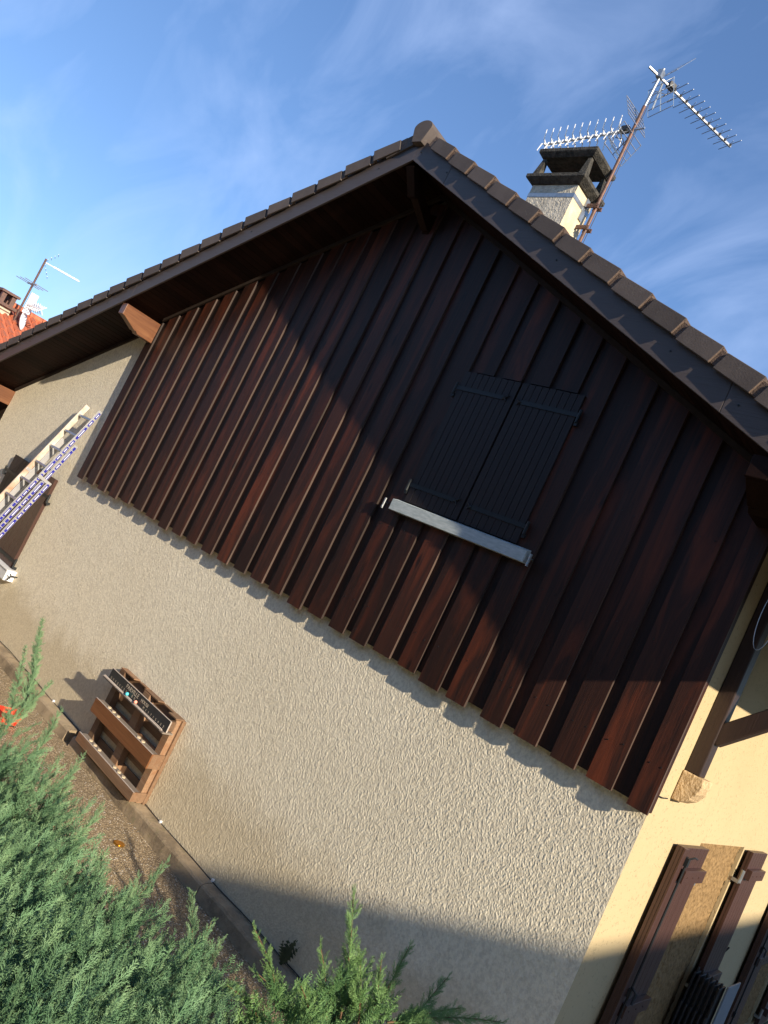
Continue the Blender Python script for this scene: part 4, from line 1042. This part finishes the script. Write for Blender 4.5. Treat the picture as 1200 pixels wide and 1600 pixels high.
g = MB(); g.tube([(mx0, my0, 4.7), (mx0, my0, 6.85)], .03, 8); g.build('mast', 'rust', FA, smooth=True)
g = MB(); d = Vector((.39, .92, 0)).normalized(); p0 = Vector((mx0, my0, 6.75)); g.obox(p0 + d * .5, d * .5, d.cross(Vector((0, 0, 1))) * .011, (0, 0, .011)); g.build('boom', 'galv', FA)
for k in range(7): g = MB(); q = p0 + d * (.3 + .105 * k); g.obox(q, d * .035, d.cross(Vector((0, 0, 1))) * .03, (0, 0, .022)); g.build('director', 'plastic_white', FA)
g = MB()
for u in (1, -1):
    for k in range(4): q = p0 + d * (.05 + .06 * k) + Vector((0, 0, u * (.08 + .09 * k))); s_ = d.cross(Vector((0, 0, 1))) * .2; g.tube([q - s_, q + s_], .008, 5)
g.build('reflector', 'alu', FA)
g = MB(); s_ = Vector((1, 0, 0)); zc = 6.05
g.obox((mx0 - .05, my0, zc), (.35, 0, 0), (0, .02, 0), (0, 0, .02))
for xx in (-.4, -.1, .25): g.tube([(mx0 + xx, my0 - .35, zc), (mx0 + xx, my0 + .35, zc)], .01, 5)
g.build('crossbar', 'galv', FA)
g = MB(); zc = 5.45; g.obox((mx0 + .55, my0 + .1, zc), (.35, .08, 0), (-.01, .02, 0), (0, 0, .02))
for k in range(6):
    q = Vector((mx0 + .35 + .11 * k, my0 + .08 + .02 * k, zc)); g.tube([q - Vector((.02, .1, .12)), q + Vector((.02, .1, .12))], .012, 5); g.tube([q - Vector((-.02, .1, -.12)), q + Vector((-.02, .1, -.12))], .012, 5)
g.obox((mx0 + .22, my0 + .1, zc + .05), (.02, .1, 0), (.05, -.01, 0), (0, 0, .30)); g.build('small_antenna', 'plastic_white', FA)
g = MB(); c0 = Vector((mx0 + .22, my0 + .05, 4.98)); nrm = Vector((.62, .75, .2)).normalized(); uu = nrm.cross(Vector((0, 0, 1))).normalized(); vv = nrm.cross(uu)
rings = []
for j in range(6):
    rr = .26 * j / 5; rings.append([c0 + uu * math.cos(a) * rr * .85 + vv * math.sin(a) * rr * 1.1 + nrm * (.09 * (j / 5) ** 2) for a in [2 * math.pi * k / 20 for k in range(20)]])
for j in range(5):
    for k in range(20):
        k2 = (k + 1) % 20; g.poly([rings[j][k], rings[j][k2], rings[j + 1][k2], rings[j + 1][k]]) if j else g.poly([c0, rings[1][k2], rings[1][k]])
o = g.build('dish', 'plastic_white', FA, smooth=True); sm = o.modifiers.new('thick', 'SOLIDIFY'); sm.thickness = .015

# ------------------------------------------------------------------ unseen house added outside the frame to shade the foot of the walls
NB = empty('added_shade_house', (20.5, 1, 0), 'unseen house added at the right to shade the foot of the walls', 'house')
zt = 1.60 + .46 * 16.0
g = MB(); g.box(16.6, 25, -4.3, 12, 0, zt - .5); g.build('wall', 'farwall', NB)
g = MB(); g.hexa([(16, -4.7, zt - .3), (20.8, -4.7, zt + .5), (20.8, 12.4, zt + .5), (16, 12.4, zt - .3), (16, -4.7, zt), (20.8, -4.7, zt + .9), (20.8, 12.4, zt + .9), (16, 12.4, zt)])
g.hexa([(20.8, -4.7, zt + .5), (25.6, -4.7, zt - .3), (25.6, 12.4, zt - .3), (20.8, 12.4, zt + .5), (20.8, -4.7, zt + .9), (25.6, -4.7, zt), (25.6, 12.4, zt), (20.8, 12.4, zt + .9)])
g.build('roof', 'clay', NB)

# unseen hedge added behind the camera to dim the sky light on the gable
HG = empty('added_hedge', (-2, -11, 0), 'unseen hedge added behind the viewer to dim the sky light', 'hedge')
V = []; r = random.Random(5)
for k in range(26000):
    x = r.uniform(-24, 14); z = r.uniform(0, 7.5); y = -10.6 - r.random() ** 2 * .7
    if r.random() < .2: y = r.uniform(-13, -10.6); z = 7.5 + r.uniform(-.2, .25)
    c = Vector((x, y, z)); a = Vector((r.gauss(0, 1), r.gauss(0, 1), r.gauss(0, 1))).normalized(); b_ = a.cross(Vector((r.gauss(0, 1), r.gauss(0, 1), 1))).normalized()
    V.append((tuple(c - a * .13), tuple(c + a * .13), tuple(c + b_ * .16)))
V = np.array(V, dtype=np.float32); tri_mesh('foliage', V, np.zeros(len(V), dtype=np.float32), 'juniper_b', HG)
g = MB(); g.box(-24, 14, -13, -11.0, 0, 7.4); g.build('twigs', 'stem', HG)  # solid block added inside the hedge to stop sky light
